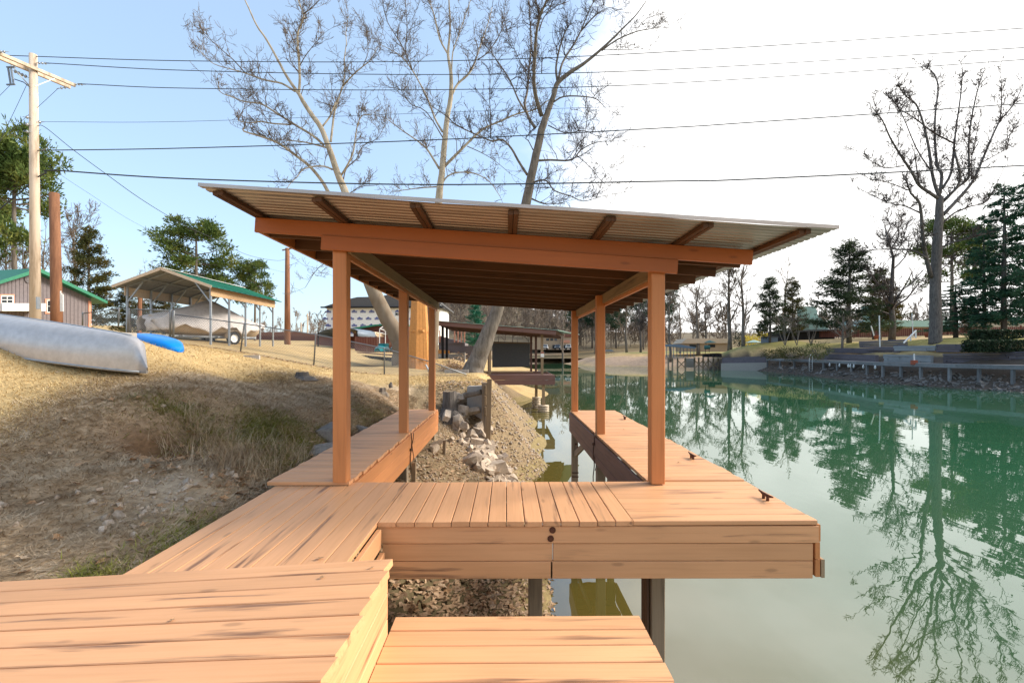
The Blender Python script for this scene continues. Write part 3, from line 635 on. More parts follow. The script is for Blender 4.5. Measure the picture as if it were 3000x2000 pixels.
t2 = [([(165,420),(100,300),(60,130),(30,40),(-20,-60)],14,5),([(190,560),(200,400),(240,280),(320,50),(350,-40)],12,4),([(190,730),(240,640),(310,580),(360,500),(420,320),(470,180),(500,60)],20,5),
 ([(390,460),(470,400),(550,280),(600,180)],9,4),([(130,1280),(230,1180),(330,1080),(430,990),(560,930),(700,870),(830,840),(930,770)],24,7),
 ([(95,1290),(40,1200),(0,1140),(-70,1080),(-200,990),(-320,900)],18,6),([(120,1010),(60,900),(0,740),(-110,540),(-190,440),(-280,380),(-380,330)],16,4),([(-110,540),(-165,400),(-220,300),(-300,170),(-340,20)],10,4),
 ([(-165,400),(-150,200),(-165,0)],8,4),([(110,1420),(160,1350),(250,1320),(370,1330),(480,1390),(560,1500)],14,5),([(80,1430),(-60,1440),(-240,1465)],12,5),([(150,1100),(0,860),(-120,800),(-200,690),(-300,670)],9,3),
 ([(310,1120),(420,1170),(520,1230),(640,1330)],7,3)]
traced_tree('sycamore_tree', 'white barked bare sycamore with a straight trunk, middle of the three big trees', 27.5, TB, t2_trunk, t2, M_['syc'], M_['twig'], 12, 'bare trees behind the tin roof', 1.1, 1.4)
t3_trunk = [(353,2850,170),(385,2760,140),(444,2613,124),(536,2391,96),(650,1950,82),(760,1560,75),(800,1350,66),(850,1130,60),(890,960,55),(930,850,44),(970,740,40),(1000,640,36),(1090,560,30),(1200,490,24),(1300,410,20),(1400,320,16),(1500,220,12),(1600,120,9),(1680,10,6)]
t3 = [([(880,890),(840,760),(820,620),(830,400),(840,250),(870,120),(920,0),(940,-80)],34,9),([(840,250),(860,100),(830,0),(810,-60)],14,6),([(860,240),(900,130),(990,50),(1090,10)],9,3),
 ([(830,980),(780,900),(750,800),(770,700),(780,560),(790,450),(800,300),(790,150),(780,0)],24,8),([(760,860),(700,760),(640,620),(570,510),(500,410),(440,340)],16,5),([(1000,620),(990,520),(1010,400),(1040,300),(1075,210)],18,10),
 ([(1010,600),(1040,480),(1120,350),(1180,240),(1240,90),(1290,-10)],18,7),([(1180,240),(1260,150),(1300,115)],14,8),([(1200,220),(1300,110),(1400,60),(1440,80)],8,3),([(1340,390),(1450,310),(1600,245),(1700,225),(1780,210)],12,4),
 ([(1360,385),(1480,380),(1600,385)],6,3),([(770,1340),(700,1230),(650,1140),(580,1070),(500,1080),(400,1040),(230,960),(150,890),(20,800)],20,5),([(490,1060),(490,900),(480,700),(500,540)],10,4),([(815,1150),(780,1080),(760,1050),(850,960)],8,5),
 ([(850,1230),(950,1225),(1110,1225),(1180,1150),(1300,1090),(1440,1080)],18,4),([(1110,1225),(1200,1060),(1240,850)],8,3),([(800,1410),(850,1385),(920,1385),(980,1460),(1100,1500),(1200,1540),(1350,1500)],16,4),([(800,1520),(900,1560),(1000,1560)],14,5),
 ([(930,960),(1070,1020),(1200,1000),(1300,1040),(1400,1060)],9,3),([(1150,1190),(1250,1280),(1340,1390)],7,3),([(960,790),(1050,740),(1200,740),(1300,760),(1370,830)],14,4),([(780,560),(720,480),(650,330),(600,200)],8,3),([(640,620),(700,590),(780,640)],7,4),([(880,560),(890,450),(960,450)],9,6)]
traced_tree('vine_clad_tree', 'dark vine covered tree leaning right from the bank, rightmost of the three big trees', 22.9, TB, t3_trunk, t3, M_['bark'], M_['twigd'], 13, 'bare trees behind the tin roof', 1.0, 1.5)
t4_trunk = [(1062,1572,64),(1060,1400,58),(1060,1200,52),(1070,1000,47),(1080,860,40),(1085,740,34)]
t4 = [([(1080,750),(1020,710),(965,670),(920,590),(860,500),(800,400),(755,300),(700,230)],20,4),([(1085,740),(1060,680),(1040,600),(1020,450),(990,320),(950,210),(890,160),(840,90)],20,4),([(1085,720),(1095,610),(1070,560),(1055,400),(1060,250),(1075,100),(1040,20),(1005,0)],18,4),
 ([(1100,690),(1150,600),(1165,460),(1180,330),(1205,150),(1215,10)],15,5),([(1100,770),(1200,650),(1170,480)],15,10),([(1105,760),(1190,680),(1250,620),(1250,450),(1265,300),(1300,130),(1330,40)],16,4),([(1105,840),(1200,740),(1280,640),(1340,500),(1420,320),(1500,220),(1560,110)],20,4),
 ([(1330,540),(1420,490),(1470,465),(1560,420)],6,3),([(1430,300),(1440,180),(1435,40)],7,3),([(1265,640),(1270,500),(1315,290)],7,3),([(1100,890),(1170,830),(1270,790),(1360,760),(1450,580)],11,3),([(1035,1200),(1000,1060),(985,950),(970,780),(920,720),(890,640)],24,6),
 ([(1010,1090),(940,1050),(850,1040),(730,1040),(610,1055)],13,3),([(970,830),(880,790),(780,770),(620,690)],8,3),([(900,700),(800,660),(700,640)],6,3),([(1090,1030),(1160,1000),(1240,980),(1350,950)],12,6),([(965,670),(940,490)],8,5),([(1040,600),(950,460),(860,250),(780,150)],8,3),([(1165,430),(1050,370),(930,280),(860,240)],10,4),
 ([(1070,1180),(1150,1110),(1230,1130)],7,3),([(880,560),(760,570),(640,500)],6,3),([(1470,465),(1490,380),(1560,270)],6,3)]
traced_tree('oak_tree', 'tall bare oak on the lawn across the water above the timber terraces', 58, TCc, t4_trunk, t4, M_['barkd'], M_['twigd'], 14, None, 1.4, .85, .021, Hz(*P(2741, 1000, 58).xy))

def leaf_quads(C_, size, g, flat=.0, tri=False):
    """random leaf-sized faces at the points C_ (n x 3)"""
    n = len(C_); a = g.normal(size=(n, 3)); a /= np.linalg.norm(a, axis=1, keepdims=True); b_ = g.normal(size=(n, 3)); 
    if flat: a[:, 2] *= (1 - flat); b_[:, 2] *= (1 - flat)
    b_ -= a * (a * b_).sum(1, keepdims=True); b_ /= np.linalg.norm(b_, axis=1, keepdims=True) + 1e-9
    s_ = size * g.uniform(.6, 1.4, (n, 1)); a = a * s_ * .5; b_ = b_ * s_ * .22
    V = np.stack([C_ - a, C_ + b_, C_ + a, C_ - b_], 1).reshape(-1, 3)
    return V, np.arange(4 * n).reshape(n, 4)
def sprays(C_, D_, size, g, per=5):
    """needle sprays: `per` thin blades fanned round direction D_ at each point"""
    C2 = np.repeat(C_, per, 0); D2 = np.repeat(D_, per, 0) + g.normal(size=(len(C_)*per, 3)) * .55; D2 /= np.linalg.norm(D2, axis=1, keepdims=True)
    s2 = np.cross(D2, g.normal(size=D2.shape)); s2 /= np.linalg.norm(s2, axis=1, keepdims=True) + 1e-9
    ln = size * g.uniform(.6, 1.3, (len(C2), 1)); w_ = s2 * ln * .13; e = C2 + D2 * ln
    V = np.stack([C2 - w_*.4, C2 + D2*ln*.5 - w_, e, C2 + D2*ln*.5 + w_], 1).reshape(-1, 3)
    return V, np.arange(len(V)).reshape(-1, 4)
def conifer_meshes(kind, seed, mat, bark):
    """unit tree 10 m tall: (trunk mesh, crown mesh)"""
    g = random.Random(seed); ng = np.random.RandomState(seed); mb = MB(); Cs, Ds = [], []
    if kind == 'loblolly':                                      # tall stem, open rounded tufts
        tp = [(0,0,-.4),(.05,.02,2),(.0,.08,5),(.08,.02,8),(.05,0,9.7)]; mb.tube(tp, [.20,.17,.14,.08,.03], 8)
        for k in range(30):
            z = g.uniform(4.2, 9.6); a = g.uniform(0, 6.28); ln = (1.0 + 1.9*math.sin(min(1, (9.9-z)/4.6)*2.1)) * g.uniform(.6, 1.05); p = np.array((.03, 0, z)); d = np.array((math.cos(a), math.sin(a), g.uniform(.0, .5)))
            e = p + d * ln; mid = p + d * ln*.5 + np.array((0,0,-.1)); mb.tube([p, mid, e], [.05, .035, .015], 5)
            for q in range(g.randint(3, 5)):
                cpos = p + d * ln * g.uniform(.5, 1.08) + ng.normal(size=3) * np.array((.28, .28, .16)); m_ = 46
                pts = cpos + ng.normal(size=(m_, 3)) * np.array((.30, .30, .17)); Cs.append(pts); dd = pts - cpos + np.array((0, 0, .22)); Ds.append(dd / (np.linalg.norm(dd, axis=1, keepdims=True) + 1e-6))
        V, Fc = sprays(np.concatenate(Cs), np.concatenate(Ds), .30, ng, 3)
    elif kind == 'cedar':                                       # ragged pyramid down to the ground
        mb.tube([(0,0,-.3),(.05,0,3),(0,.05,6.5),(0,0,9.9)], [.16,.13,.08,.015], 7)
        for k in range(95):
            z = .9 + 8.8 * (k / 95)**.9 + g.uniform(-.2, .2); a = g.uniform(0, 6.28); ln = (2.5 * (1 - z/10.3)**.75 + .12) * g.uniform(.55, 1.12); p = np.array((0, 0, z)); d = np.array((math.cos(a), math.sin(a), g.uniform(.05, .5)))
            mb.tube([p, p + d*ln*.6, p + d*ln], [.03, .02, .006], 4)
            m_ = int(22 + 45 * ln); f_ = ng.uniform(.25, 1.05, (m_, 1)); pts = p + d * ln * f_ + ng.normal(size=(m_, 3)) * np.array((.17, .17, .11)) * (1.5 - f_*.6); Cs.append(pts); Ds.append(np.tile(d + np.array((0,0,.25)), (m_, 1)) + ng.normal(size=(m_, 3))*.4)
        V, Fc = sprays(np.concatenate(Cs), np.concatenate(Ds) , .21, ng, 3)
    else:                                                       # spruce: drooping whorls, open stem
        mb.tube([(0,0,-.3),(.03,0,3),(0,.04,6.5),(0,0,9.95)], [.17,.14,.09,.015], 8)
        for k in range(64):
            z = 1.0 + 8.8 * (k / 64); a = k * 2.4 + g.uniform(-.4, .4); ln = (2.9 * (1 - z/10.4)**.8 + .15) * g.uniform(.6, 1.1); p = np.array((0, 0, z)); d = np.array((math.cos(a), math.sin(a), g.uniform(-.22, .12)))
            mb.tube([p, p + d*ln*.5 + np.array((0,0,.06)), p + d*ln], [.04, .025, .008], 5)
            m_ = int(16 + 34 * ln); f_ = ng.uniform(.2, 1.04, (m_, 1)); sd = np.array((-d[1], d[0], 0)); pts = p + d * ln * f_ + sd * ng.normal(size=(m_, 1)) * ln * .17 * (1.15 - f_) + ng.normal(size=(m_, 3)) * np.array((.06, .06, .07)); Cs.append(pts)
            dd = np.tile(d + np.array((0,0,-.15)), (m_, 1)) + sd * ng.choice([-1, 1], (m_, 1)) * .7; Ds.append(dd / np.linalg.norm(dd, axis=1, keepdims=True))
        V, Fc = sprays(np.concatenate(Cs), np.concatenate(Ds), .24, ng, 3)
    return mb.mesh('trunk', bark, True), np_mesh('crown', V, Fc, mat)
def bare_meshes(seed, kind='round', twigmat='twig', bark='bark', dens=1.0, forks=5, spread=.55, rmin=.012, depth=3, tk=1.0):
    """unit bare tree 10 m tall: (trunk-and-limbs mesh, twig mesh)"""
    g = random.Random(seed); mb = MB(); bag = TubeBag(); th = g.uniform(2.6, 3.6)
    tr = [(0,0,-.3),(g.uniform(-.08,.08),g.uniform(-.08,.08),1.2),(g.uniform(-.15,.15),g.uniform(-.15,.15),th),(g.uniform(-.3,.3),g.uniform(-.3,.3),6.2),(g.uniform(-.4,.4),0,8.6)]
    rr = [q*tk for q in (.22,.17,.145,.08,.03)]; mb.tube(tr, rr, 8); sl = smooth_line([(*p, r_) for p, r_ in zip(tr, rr)], 4)
    for k in range(int(forks * 2.4)):
        f_ = g.uniform(.36, .98); i = min(int(f_*(len(sl)-1)), len(sl)-2); q = sl[i]; a = g.uniform(0, 6.28); el = g.uniform(.55, 1.25) if spread < .8 else g.uniform(.2, .8)
        d = unit((math.cos(a)*math.cos(el)*spread*2, math.sin(a)*math.cos(el)*spread*2, math.sin(el))); ln = g.uniform(2.4, 4.4) * (1.15 - f_*.62)
        grow(bag, tuple(q[:3]), d, ln, max(.03, q[3]*.55), depth, g, .10, .13, rmin, (int(4*dens), int(6*dens)), .52, (.36, .6))
    grow(bag, tuple(sl[-1][:3]), (0,0,1), 1.5, .03, 2, g, .1, .15, rmin)
    return mb.mesh('trunk', M_[bark], True), bag.mesh('crown', M_[twigmat], 3)
PROTO = {}
def proto(key, *a, **k):
    if key not in PROTO: PROTO[key] = conifer_meshes(*a, **k) if a and a[0] in ('loblolly', 'cedar', 'spruce') else bare_meshes(*a, **k)
    return PROTO[key]
def plant(pm, name, label, loc, h, wid=1.0, rot=None, group=None, cat='tree', lean=0):
    M = Matrix.Translation(Vector(loc)) @ Matrix.Rotation(rot if rot is not None else rnd.uniform(0, 6.28), 4, 'Z') @ Matrix.Rotation(lean, 4, 'Y') @ Matrix.Diagonal((h/10*wid, h/10*wid, h/10, 1))
    r_ = thing(name, label, cat, group=group, M=M)
    mobj('trunk', pm[0], r_, M.copy()); mobj('crown', pm[1], r_, M.copy()); return r_
def tree_px(pm, name, label, px, ytop, ybase, Z, hw=None, group=None, cat='tree', rot=None, natural_hw=2.6, ground_it=True):
    """place a tree by its measured base, top and half width at depth Z"""
    b_ = P(px, ybase, Z); gz = b_.z
    if ground_it: gz = min(Hz(b_.x, b_.y), b_.z)
    top = P(px, ytop, Z).z; h = top - gz; wd = 1.0 if hw is None else (hw * Z / F) / (natural_hw * h / 10)
    return plant(pm, name, label, (b_.x, b_.y, gz), h, wd, rot, group, cat)
lob = lambda i: proto('lob%d' % i, 'loblolly', 50 + i, M_['pine'], M_['bark'])
ced = lambda i: proto('ced%d' % i, 'cedar', 60 + i, M_['cedar'], M_['bark'])
cdd = lambda i: proto('cdd%d' % i, 'cedar', 65 + i, M_['cedard'], M_['barkd'])
spr = lambda i: proto('spr%d' % i, 'spruce', 70 + i, M_['spruce'], M_['barkd'])
bar = lambda i: proto('bar%d' % i, 80 + i, 'round', 'twig', 'bark', 1.0, 5, .5)
bad = lambda i: proto('bad%d' % i, 90 + i, 'round', 'twigd', 'barkd', 1.05, 6, .6)
bap = lambda i: proto('bap%d' % i, 95 + i, 'round', 'twigp', 'bark', .8, 4, .5, .018, 2)
# left side
G1 = 'pines and trees behind the house and carport'
tree_px(lob(0), 'pine_tree', 'big green pine at the left edge behind the utility pole', 45, 372, 905, 46, 105, G1, natural_hw=2.7)
tree_px(lob(1), 'pine_tree', 'part hidden pine left of the big one behind the green roofed house', -70, 470, 905, 52, 90, G1, natural_hw=2.7)
tree_px(ced(0), 'cedar_tree', 'rusty green cedar right of the house between the brown pole and the carport', 262, 660, 935, 44, 78, G1, natural_hw=2.3)
tree_px(ced(1), 'cedar_tree', 'small cedar behind the fence under the left edge of the carport', 380, 830, 975, 46, 62, G1, natural_hw=2.3)
tree_px(ced(2), 'cedar_tree', 'low green cedar behind the boat seen through the carport', 480, 845, 985, 48, 70, G1, natural_hw=2.3)
tree_px(lob(2), 'pine_tree', 'round topped pine standing behind the carport ridge', 572, 652, 1000, 62, 100, G1, natural_hw=2.7)
tree_px(lob(3), 'pine_tree', 'slimmer pine with a bare stem right of the carport roof', 748, 762, 1010, 66, 54, G1, natural_hw=2.7)
for i, (px_, yt, yb, Z, hw, lb) in enumerate(((215,600,935,48,75,'bare grey tree between the brown pole and the rusty cedar'),(130,640,935,52,60,'bare tree behind the gable of the grey house'),(70,690,930,55,70,'bare tree left of the utility pole over the house roof'),(15,660,930,58,60,'bare tree at the left edge under the big pine'),(420,770,985,75,50,'thin bare tree over the left roof slope of the carport'))):
    tree_px(bar(i % 3), 'bare_tree', lb, px_, yt, yb, Z, hw, 'bare trees behind the house', natural_hw=2.4)

# ------------------------------------------------------------------ left background
for nm, c_, ro, me_ in (('siding',(.17,.145,.15),.8,0),('green',(.02,.17,.095),.45,.2),('salmon',(.62,.28,.18),.7,0),('white',(.78,.78,.76),.6,0),('tan',(.52,.34,.19),.6,0),('tanlight',(.60,.47,.34),.6,0),('cream',(.55,.45,.33),.5,0),
    ('cover',(.62,.58,.56),.9,0),('concrete',(.36,.33,.30),.9,0),('rubber',(.015,.015,.016),.8,0),('shingle',(.10,.10,.105),.95,0),('teal',(.0,.19,.21),.35,0),('blue',(.0,.19,.62),.25,0),('logo',(.02,.05,.26),.7,0),
    ('blackwood',(.012,.010,.010),.8,0),('redbrown',(.15,.05,.035),.8,0),('rustroof',(.20,.085,.06),.8,.1),('mesh',(.085,.09,.095),.5,0),('terracotta',(.33,.09,.05),.8,0),('alu',(.50,.47,.45),.35,.55),('palegreen',(.36,.52,.46),.5,.1),('tanwall',(.40,.30,.20),.85,0),
    ('darkglass',(.03,.035,.04),.1,0),('orangewood',(.55,.24,.06),.6,0),('canopy',(.03,.11,.10),.6,0),('slate',(.16,.2,.25),.6,.2)):
    M_[nm] = plain(nm + '_surface', c_, ro, me_)
M_['wire'] = plain('dark_cable', (.03, .035, .045), .6)
M_['chain'] = plain('galvanised_wire', (.20, .21, .22), .45, .6)
M_['polewood'] = noisy('bleached_pole_wood', (.30, .22, .15), (.60, .49, .38), scale=5, rough=.85, bump=.3, stretch=(1,1,.12), c3=(.66,.57,.47))
M_['polebrown'] = noisy('brown_pole_wood', (.13, .055, .03), (.33, .155, .08), scale=6, rough=.85, bump=.3, stretch=(1,1,.12))
def RP(px, py, A, B):
    """where the sight line through a photo pixel meets the vertical plane through A and B"""
    o = Vector((0, 0, CAMZ)); d = P(px, py, 1) - o; A, B = Vector(A), Vector(B); n = Vector((-(B.y - A.y), B.x - A.x, 0))
    return o + d * ((A - o).dot(n) / d.dot(n))
def nrm(A, B):
    n = Vector((-(B[1] - A[1]), B[0] - A[0], 0)).normalized()
    return n if n.y > 0 else -n
def face(poly, A, B, th, off=0):
    """an upright slab whose outline is given in photo pixels on the plane A-B, th thick, off in front of the plane"""
    n = nrm(A, B); mb = MB(); pts = [RP(x, y, A, B) - n * off for x, y in poly]
    mb.prism(pts, n * th); return mb
def rect(x0, y0, x1, y1): return [(x0, y0), (x1, y0), (x1, y1), (x0, y1)]
def window(parent, x0, y0, x1, y1, A, B, frame='white', trim=None, nx_=2, nz_=2, off=0):
    if trim: face(rect(x0-4, y0-4, x1+4, y1+4), A, B, .05, .04+off).build('window_trim', M_[trim], parent)
    fw = max(1.2, (x1 - x0) * .07); wf = MB()
    for poly in [rect(x0, y0, x0+fw, y1), rect(x1-fw, y0, x1, y1), rect(x0, y0, x1, y0+fw), rect(x0, y1-fw, x1, y1)] + [rect(x0+(x1-x0)*k/nx_-fw*.3, y0, x0+(x1-x0)*k/nx_+fw*.3, y1) for k in range(1, nx_)] + [rect(x0, y0+(y1-y0)*k/nz_-fw*.3, x1, y0+(y1-y0)*k/nz_+fw*.3) for k in range(1, nz_)]:
        q = face(poly, A, B, .05, .075+off); wf.add(q.v, q.f)
    o = wf.build('window', M_[frame], parent); face(rect(x0+.5, y0+.5, x1-.5, y1-.5), A, B, .02, .05+off).build('pane', M_['darkglass'], o)
    return o
# grey house with green roof
A, B = P(265, 900, 31), P(97, 800, 28); n = nrm(A, B); gz = 2.3
hs = thing('grey_house', 'grey board house with green metal roof behind the silver canoe', 'house', (A.x-3, A.y, gz))
face([(266,960),(266,872),(97,795),(-130,868),(-130,990)], A, B, 6).build('wall', M_['siding'], hs)
mb = MB()
for k in range(34):
    x = -125 + k * 11.4; yt = (795 + (x-97)*.455 if x > 97 else 795 + (97-x)*.32) + 4; q = face(rect(x, yt, x+1.0, 955), A, B, .02, .02); mb.add(q.v, q.f)
mb.build('batten', M_['siding'], hs, kind='stuff')
for poly, nm in (([(97,786),(298,882),(298,890),(97,797)], 'roof'), ([(97,786),(-140,861),(-140,870),(97,797)], 'roof')):
    q = face(poly, A, B, 7, .5); q.build(nm, M_['green'], hs)
face([(258,880),(266,884),(266,960),(258,960)], A, B, .05, .05).build('corner_board', M_['salmon'], hs)
window(hs, 0, 866, 37, 890, A, B, 'white', 'salmon', 2, 2); window(hs, 135, 879, 160, 915, A, B, 'white', 'salmon', 2, 2)
mb = MB(); v_ = [(84 + 13*math.cos(k*math.pi/4+.39), 817 + 13*math.sin(k*math.pi/4+.39)) for k in range(8)]; face(v_, A, B, .05, .05).build('gable_vent', M_['siding'], hs)
for k in range(5): face(rect(75, 809+k*4, 93, 810.5+k*4), A, B, .04, .075).build('vent_slat', M_['greyboard'], hs)
face(rect(-40, 890, 90, 912), A, B, 1.2, 1.2).build('cellar_ledge', M_['white'], hs)
# utility poles
pz = Hz(*P(100, 900, 20).xy)
up = thing('utility_pole', 'tall bleached wooden utility pole with double crossarm and insulators', 'utility pole', P(100, 900, 20).xy.to_3d() + Vector((0,0,pz)))
pb = WM[up].translation; ptop = P(97, 160, 20)
mb = MB(); mb.tube([(pb.x+.05, pb.y, pz-.4), (pb.x+.02, pb.y, (pz+ptop.z)/2), ptop], [.19, .165, .135], 14); mb.build('shaft', M_['polewood'], up, True)
c0 = P(97, 205, 20); ad = Vector((.385, .92, 0)).normalized(); sd_ = Vector((ad.y, -ad.x, 0))
for s_ in (-1, 1): timber('crossarm', up, c0 + sd_*.19*s_ - ad*1.45, c0 + sd_*.19*s_ + ad*1.35, .10, .13, M_['polewood'])
for s_ in (-1, 1):
    mb = MB(); mb.beam(c0 + sd_*.2*s_ + ad*.62*s_ - Vector((0,0,.07)), c0 + sd_*.16*s_ - Vector((0,0,.72)), .03, .03); mb.build('arm_brace', M_['steel'], up)
def insul(p, d, n_=3, r=.055):
    mb = MB(); p = Vector(p); d = Vector(d).normalized()
    for k in range(n_):
        q = p + d * (.1 + .13*k); mb.tube([q, q + d*.05, q + d*.08], [r*.4, r, r*.35], 8)
    mb.tube([p, p + d*(.1+.13*n_+.1)], .012, 5); return mb.build('insulator', M_['steel'], up, True)
xr = Vector((1, .02, -.03))
insul(c0 - ad*1.2 + Vector((0,0,.08)), xr); insul(ptop - Vector((-.1,0,.35)), xr); insul(c0 + ad*1.25 + Vector((.1,0,.06)), xr); insul(c0 - Vector((.15,0,.35)), (-1, -.2, .45), 4, .075); insul(c0 + ad*1.2 - Vector((0,0,.1)), (-.5, -.6, -.5), 2, .06)
for py_ in (345, 366, 387): insul(P(90, py_, 19.8), (-1, 0, .1), 1, .07)
insul(P(106, 358, 19.8), (1, 0, 0), 1, .07)
mb = MB(); p = P(32, 225, 19.4)
for s_ in (-.06, .06): mb.tube([p + Vector((s_-.05,0,.35)), p + Vector((s_+.05,0,-.3))], .035, 7)
for z_ in (.38, -.33): mb.beam(p + Vector((-.17,0,z_)), p + Vector((.17,0,z_+.02)), .05, .05)
mb.build('fuse_cutout', M_['slate'], up)
mb = MB(); mb.tube([p + Vector((.15,0,-.1)), p + Vector((.5,0,-.22)), c0 + Vector((-.1,0,-.75))], .02, 5); mb.build('cutout_arm', M_['wire'], up)
mb = MB(); mb.tube([P(112,870,19.75), P(113,905,19.75)], .07, 6); mb.build('cable_box', M_['steel'], up)
p2 = P(165, 915, 18); z2 = Hz(p2.x, p2.y)
bp_ = thing('brown_pole', 'short brown wooden pole with a sawn top standing in front of the grey house', 'pole', (p2.x, p2.y, z2))
mb = MB(); mb.tube([(p2.x+.02,p2.y,z2-.3),(p2.x,p2.y,3.5),P(159,566,18)], [.19,.175,.155], 14); mb.build('shaft', M_['polebrown'], bp_, True)
for xx_, yt in ((178,852),(181,858),(185,862)):
    mb = MB(); mb.tube([P(xx_, 912, 17.8), P(xx_-.5, yt, 17.8)], .02, 6); mb.build('conduit', M_['white'], bp_)
p3 = P(842, 1018, 40); z3 = Hz(p3.x, p3.y)
bp2 = thing('utility_pole', 'thin brown utility pole right of the carport with a small top bar', 'utility pole', (p3.x, p3.y, z3))
mb = MB(); mb.tube([(p3.x,p3.y,z3-.3),P(842,870,40),P(842,727,40)], [.25,.22,.17], 10); mb.build('shaft', M_['polebrown'], bp2, True)
mb = MB(); mb.beam(P(827,733,40), P(856,727,40), .1, .1); mb.build('crossarm', M_['aged'], bp2)
for px_, yt, yb, lb in ((901,918,985,'far pale utility pole over the low brown roof'),(882,945,985,'farther small pole left of the far pale pole')):
    q = P(px_, yb, 90); o = MB().tube([P(px_, yb+20, 90), P(px_, yt, 90)], .13, 6).build('utility_pole', M_['polewood'], origin=P(px_, yb+20, 90)); tag(o, lb, 'utility pole')
# wires
def wire(pts, r, label, Z=20, grp='overhead lines from the utility pole'):
    pl_ = [(*P(x, y, Z + (dz[0] if dz else 0)), r) for x, y, *dz in pts]; sl = smooth_line(pl_, 8)
    mb = MB(); mb.tube([q[:3] for q in sl], r, 5); o = mb.build('power_line', M_['wire'], origin=sl[0][:3], smooth=True); tag(o, label, 'power line', grp)
wire([(20,163),(550,179),(1250,180),(1950,153),(3000,83),(3900,10)], .016, 'thin overhead wire, topmost of those crossing to the right')
wire([(132,185),(550,207),(1250,219),(1950,204.5),(3000,140),(3900,75)], .016, 'thin overhead wire from the pole top insulator, second from the top')
wire([(230,246),(550,259),(1250,263.6),(1950,245),(3000,175),(3900,105)], .016, 'thin overhead wire from the right end of the crossarm')
wire([(112,357),(550,356),(1400,326),(2200,299),(3000,262),(3900,215)], .008, 'faintest overhead wire leaving the middle of the pole')
wire([(110,441),(550,434),(1250,411),(1950,375),(2200,359),(3000,303),(3900,235)], .021, 'medium dark cable above the thick one')
wire([(108,520),(135,507),(168,500),(550,524),(1250,541),(1950,531),(2200,525),(3000,485),(3900,432)], .028, 'thick black cable just above the tin roof, lowest of the crossing lines')
wire([(108,369),(132,373),(213,438),(308,508),(425,591),(540,659,6),(617,695,10),(723,746,15),(808,763,18),(842,758,19.9)], .013, 'service drop sagging from the tall pole to the thin brown pole')
wire([(110,466),(250,560,5),(420,665,12),(600,740,22),(842,800,19.9)], .007, 'faint double strand running down over the carport')
wire([(90,538),(45,575),(0,612),(-80,680)], .024, 'black cable dropping from the tall pole out of the left edge')
wire([(80,245),(44,322),(0,412),(-60,530)], .008, 'pale stay wire slanting down left of the tall pole')
wire([(172,258),(110,315),(60,358),(-60,470)], .008, 'jumper wire from the right crossarm end down to the left')
wire([(30,250),(-60,340)], .008, 'wire slanting from the fuse to the left edge')
# carport with the covered boat
cp = thing('carport', 'open steel carport with green roof, tan side panel and thin steel posts', 'carport', (-15.9, 25.5, 1.7))
YFc, YRc, XLc, XRc, XPk = 22.7, 28.7, -17.85, -13.95, -15.92
eav, pk = 4.45, 5.22
for k in range(5):
    yk = YFc + (YRc - YFc) * k / 4
    for xk in (XLc, XRc):
        gz = Hz(xk, yk); mb = MB(); mb.beam((xk, yk, gz-.1), (xk, yk, eav+.02), .075, .075); mb.build('post', M_['steel'], cp)
        sx_ = 1 if xk < XPk else -1; mb = MB(); mb.beam((xk, yk, eav-.75), (xk + sx_*.72, yk, eav+.20), .05, .06); mb.build('brace', M_['steel'], cp)
    for a_, b_ in (((XLc, yk, eav+.0), (XPk, yk, pk-.08)), ((XPk, yk, pk-.08), (XRc, yk, eav+.0))):
        mb = MB(); mb.beam(a_, b_, .06, .06); mb.build('rafter', M_['steel'], cp)
for xe, ze in ((XLc-.3, eav-.06), (XRc+.35, eav-.07)):
    mb = MB(); y0, y1 = YFc-.5, YRc+.4
    nseg = 14
    for k in range(nseg):                                          # green ribbed sheet
        a = y0 + (y1-y0)*k/nseg; b2 = y0 + (y1-y0)*(k+1)/nseg
        mb.add([(xe,a,ze),(xe,b2-.06,ze),(XPk,b2-.06,pk),(XPk,a,pk)], [(0,1,2,3)]); mb.add([(xe,b2-.06,ze),(xe,b2-.03,ze+.03),(XPk,b2-.03,pk+.03),(XPk,b2-.06,pk)], [(0,1,2,3)]); mb.add([(xe,b2-.03,ze+.03),(xe,b2,ze),(XPk,b2,pk),(XPk,b2-.03,pk+.03)], [(0,1,2,3)])
    o = mb.build('roof_sheet', M_['green'], cp); o['label'] = 'green ribbed roof slope'
    mb = MB(); mb.add([(xe,y0+.02,ze-.02),(xe,y1-.02,ze-.02),(XPk,y1-.02,pk-.02),(XPk,y0+.02,pk-.02)], [(0,1,2,3)]); mb.build('roof_lining', M_['greyboard'], cp)
    mb = MB(); mb.beam((xe, y0-.02, ze-.01), (XPk, y0-.02, pk-.01), .03, .13); mb.build('gable_trim', M_['tanlight'], cp)
mb = MB(); mb.beam((XPk, YFc-.5, pk+.03), (XPk, YRc+.4, pk+.03), .25, .02); mb.build('ridge_cap', M_['white'], cp)
for xs_, dz in ((XRc+.06, 0), (XLc-.06, 0)):
    for r_ in range(2):
        mb = MB(); mb.box((xs_-.012, YFc-.1, eav-.02-.21*(r_+1)), (xs_+.012, YRc+.1, eav-.025-.21*r_)); mb.build('side_panel', M_['tan'] if xs_ > -15 else M_['tanlight'], cp)
for xs_ in (-16.9, -14.9):
    mb = MB(); zz = eav + (pk-eav)*.5 - .07; mb.beam((xs_, YFc-.4, zz), (xs_, YRc+.3, zz), .05, .05); mb.build('purlin', M_['steel'], cp)
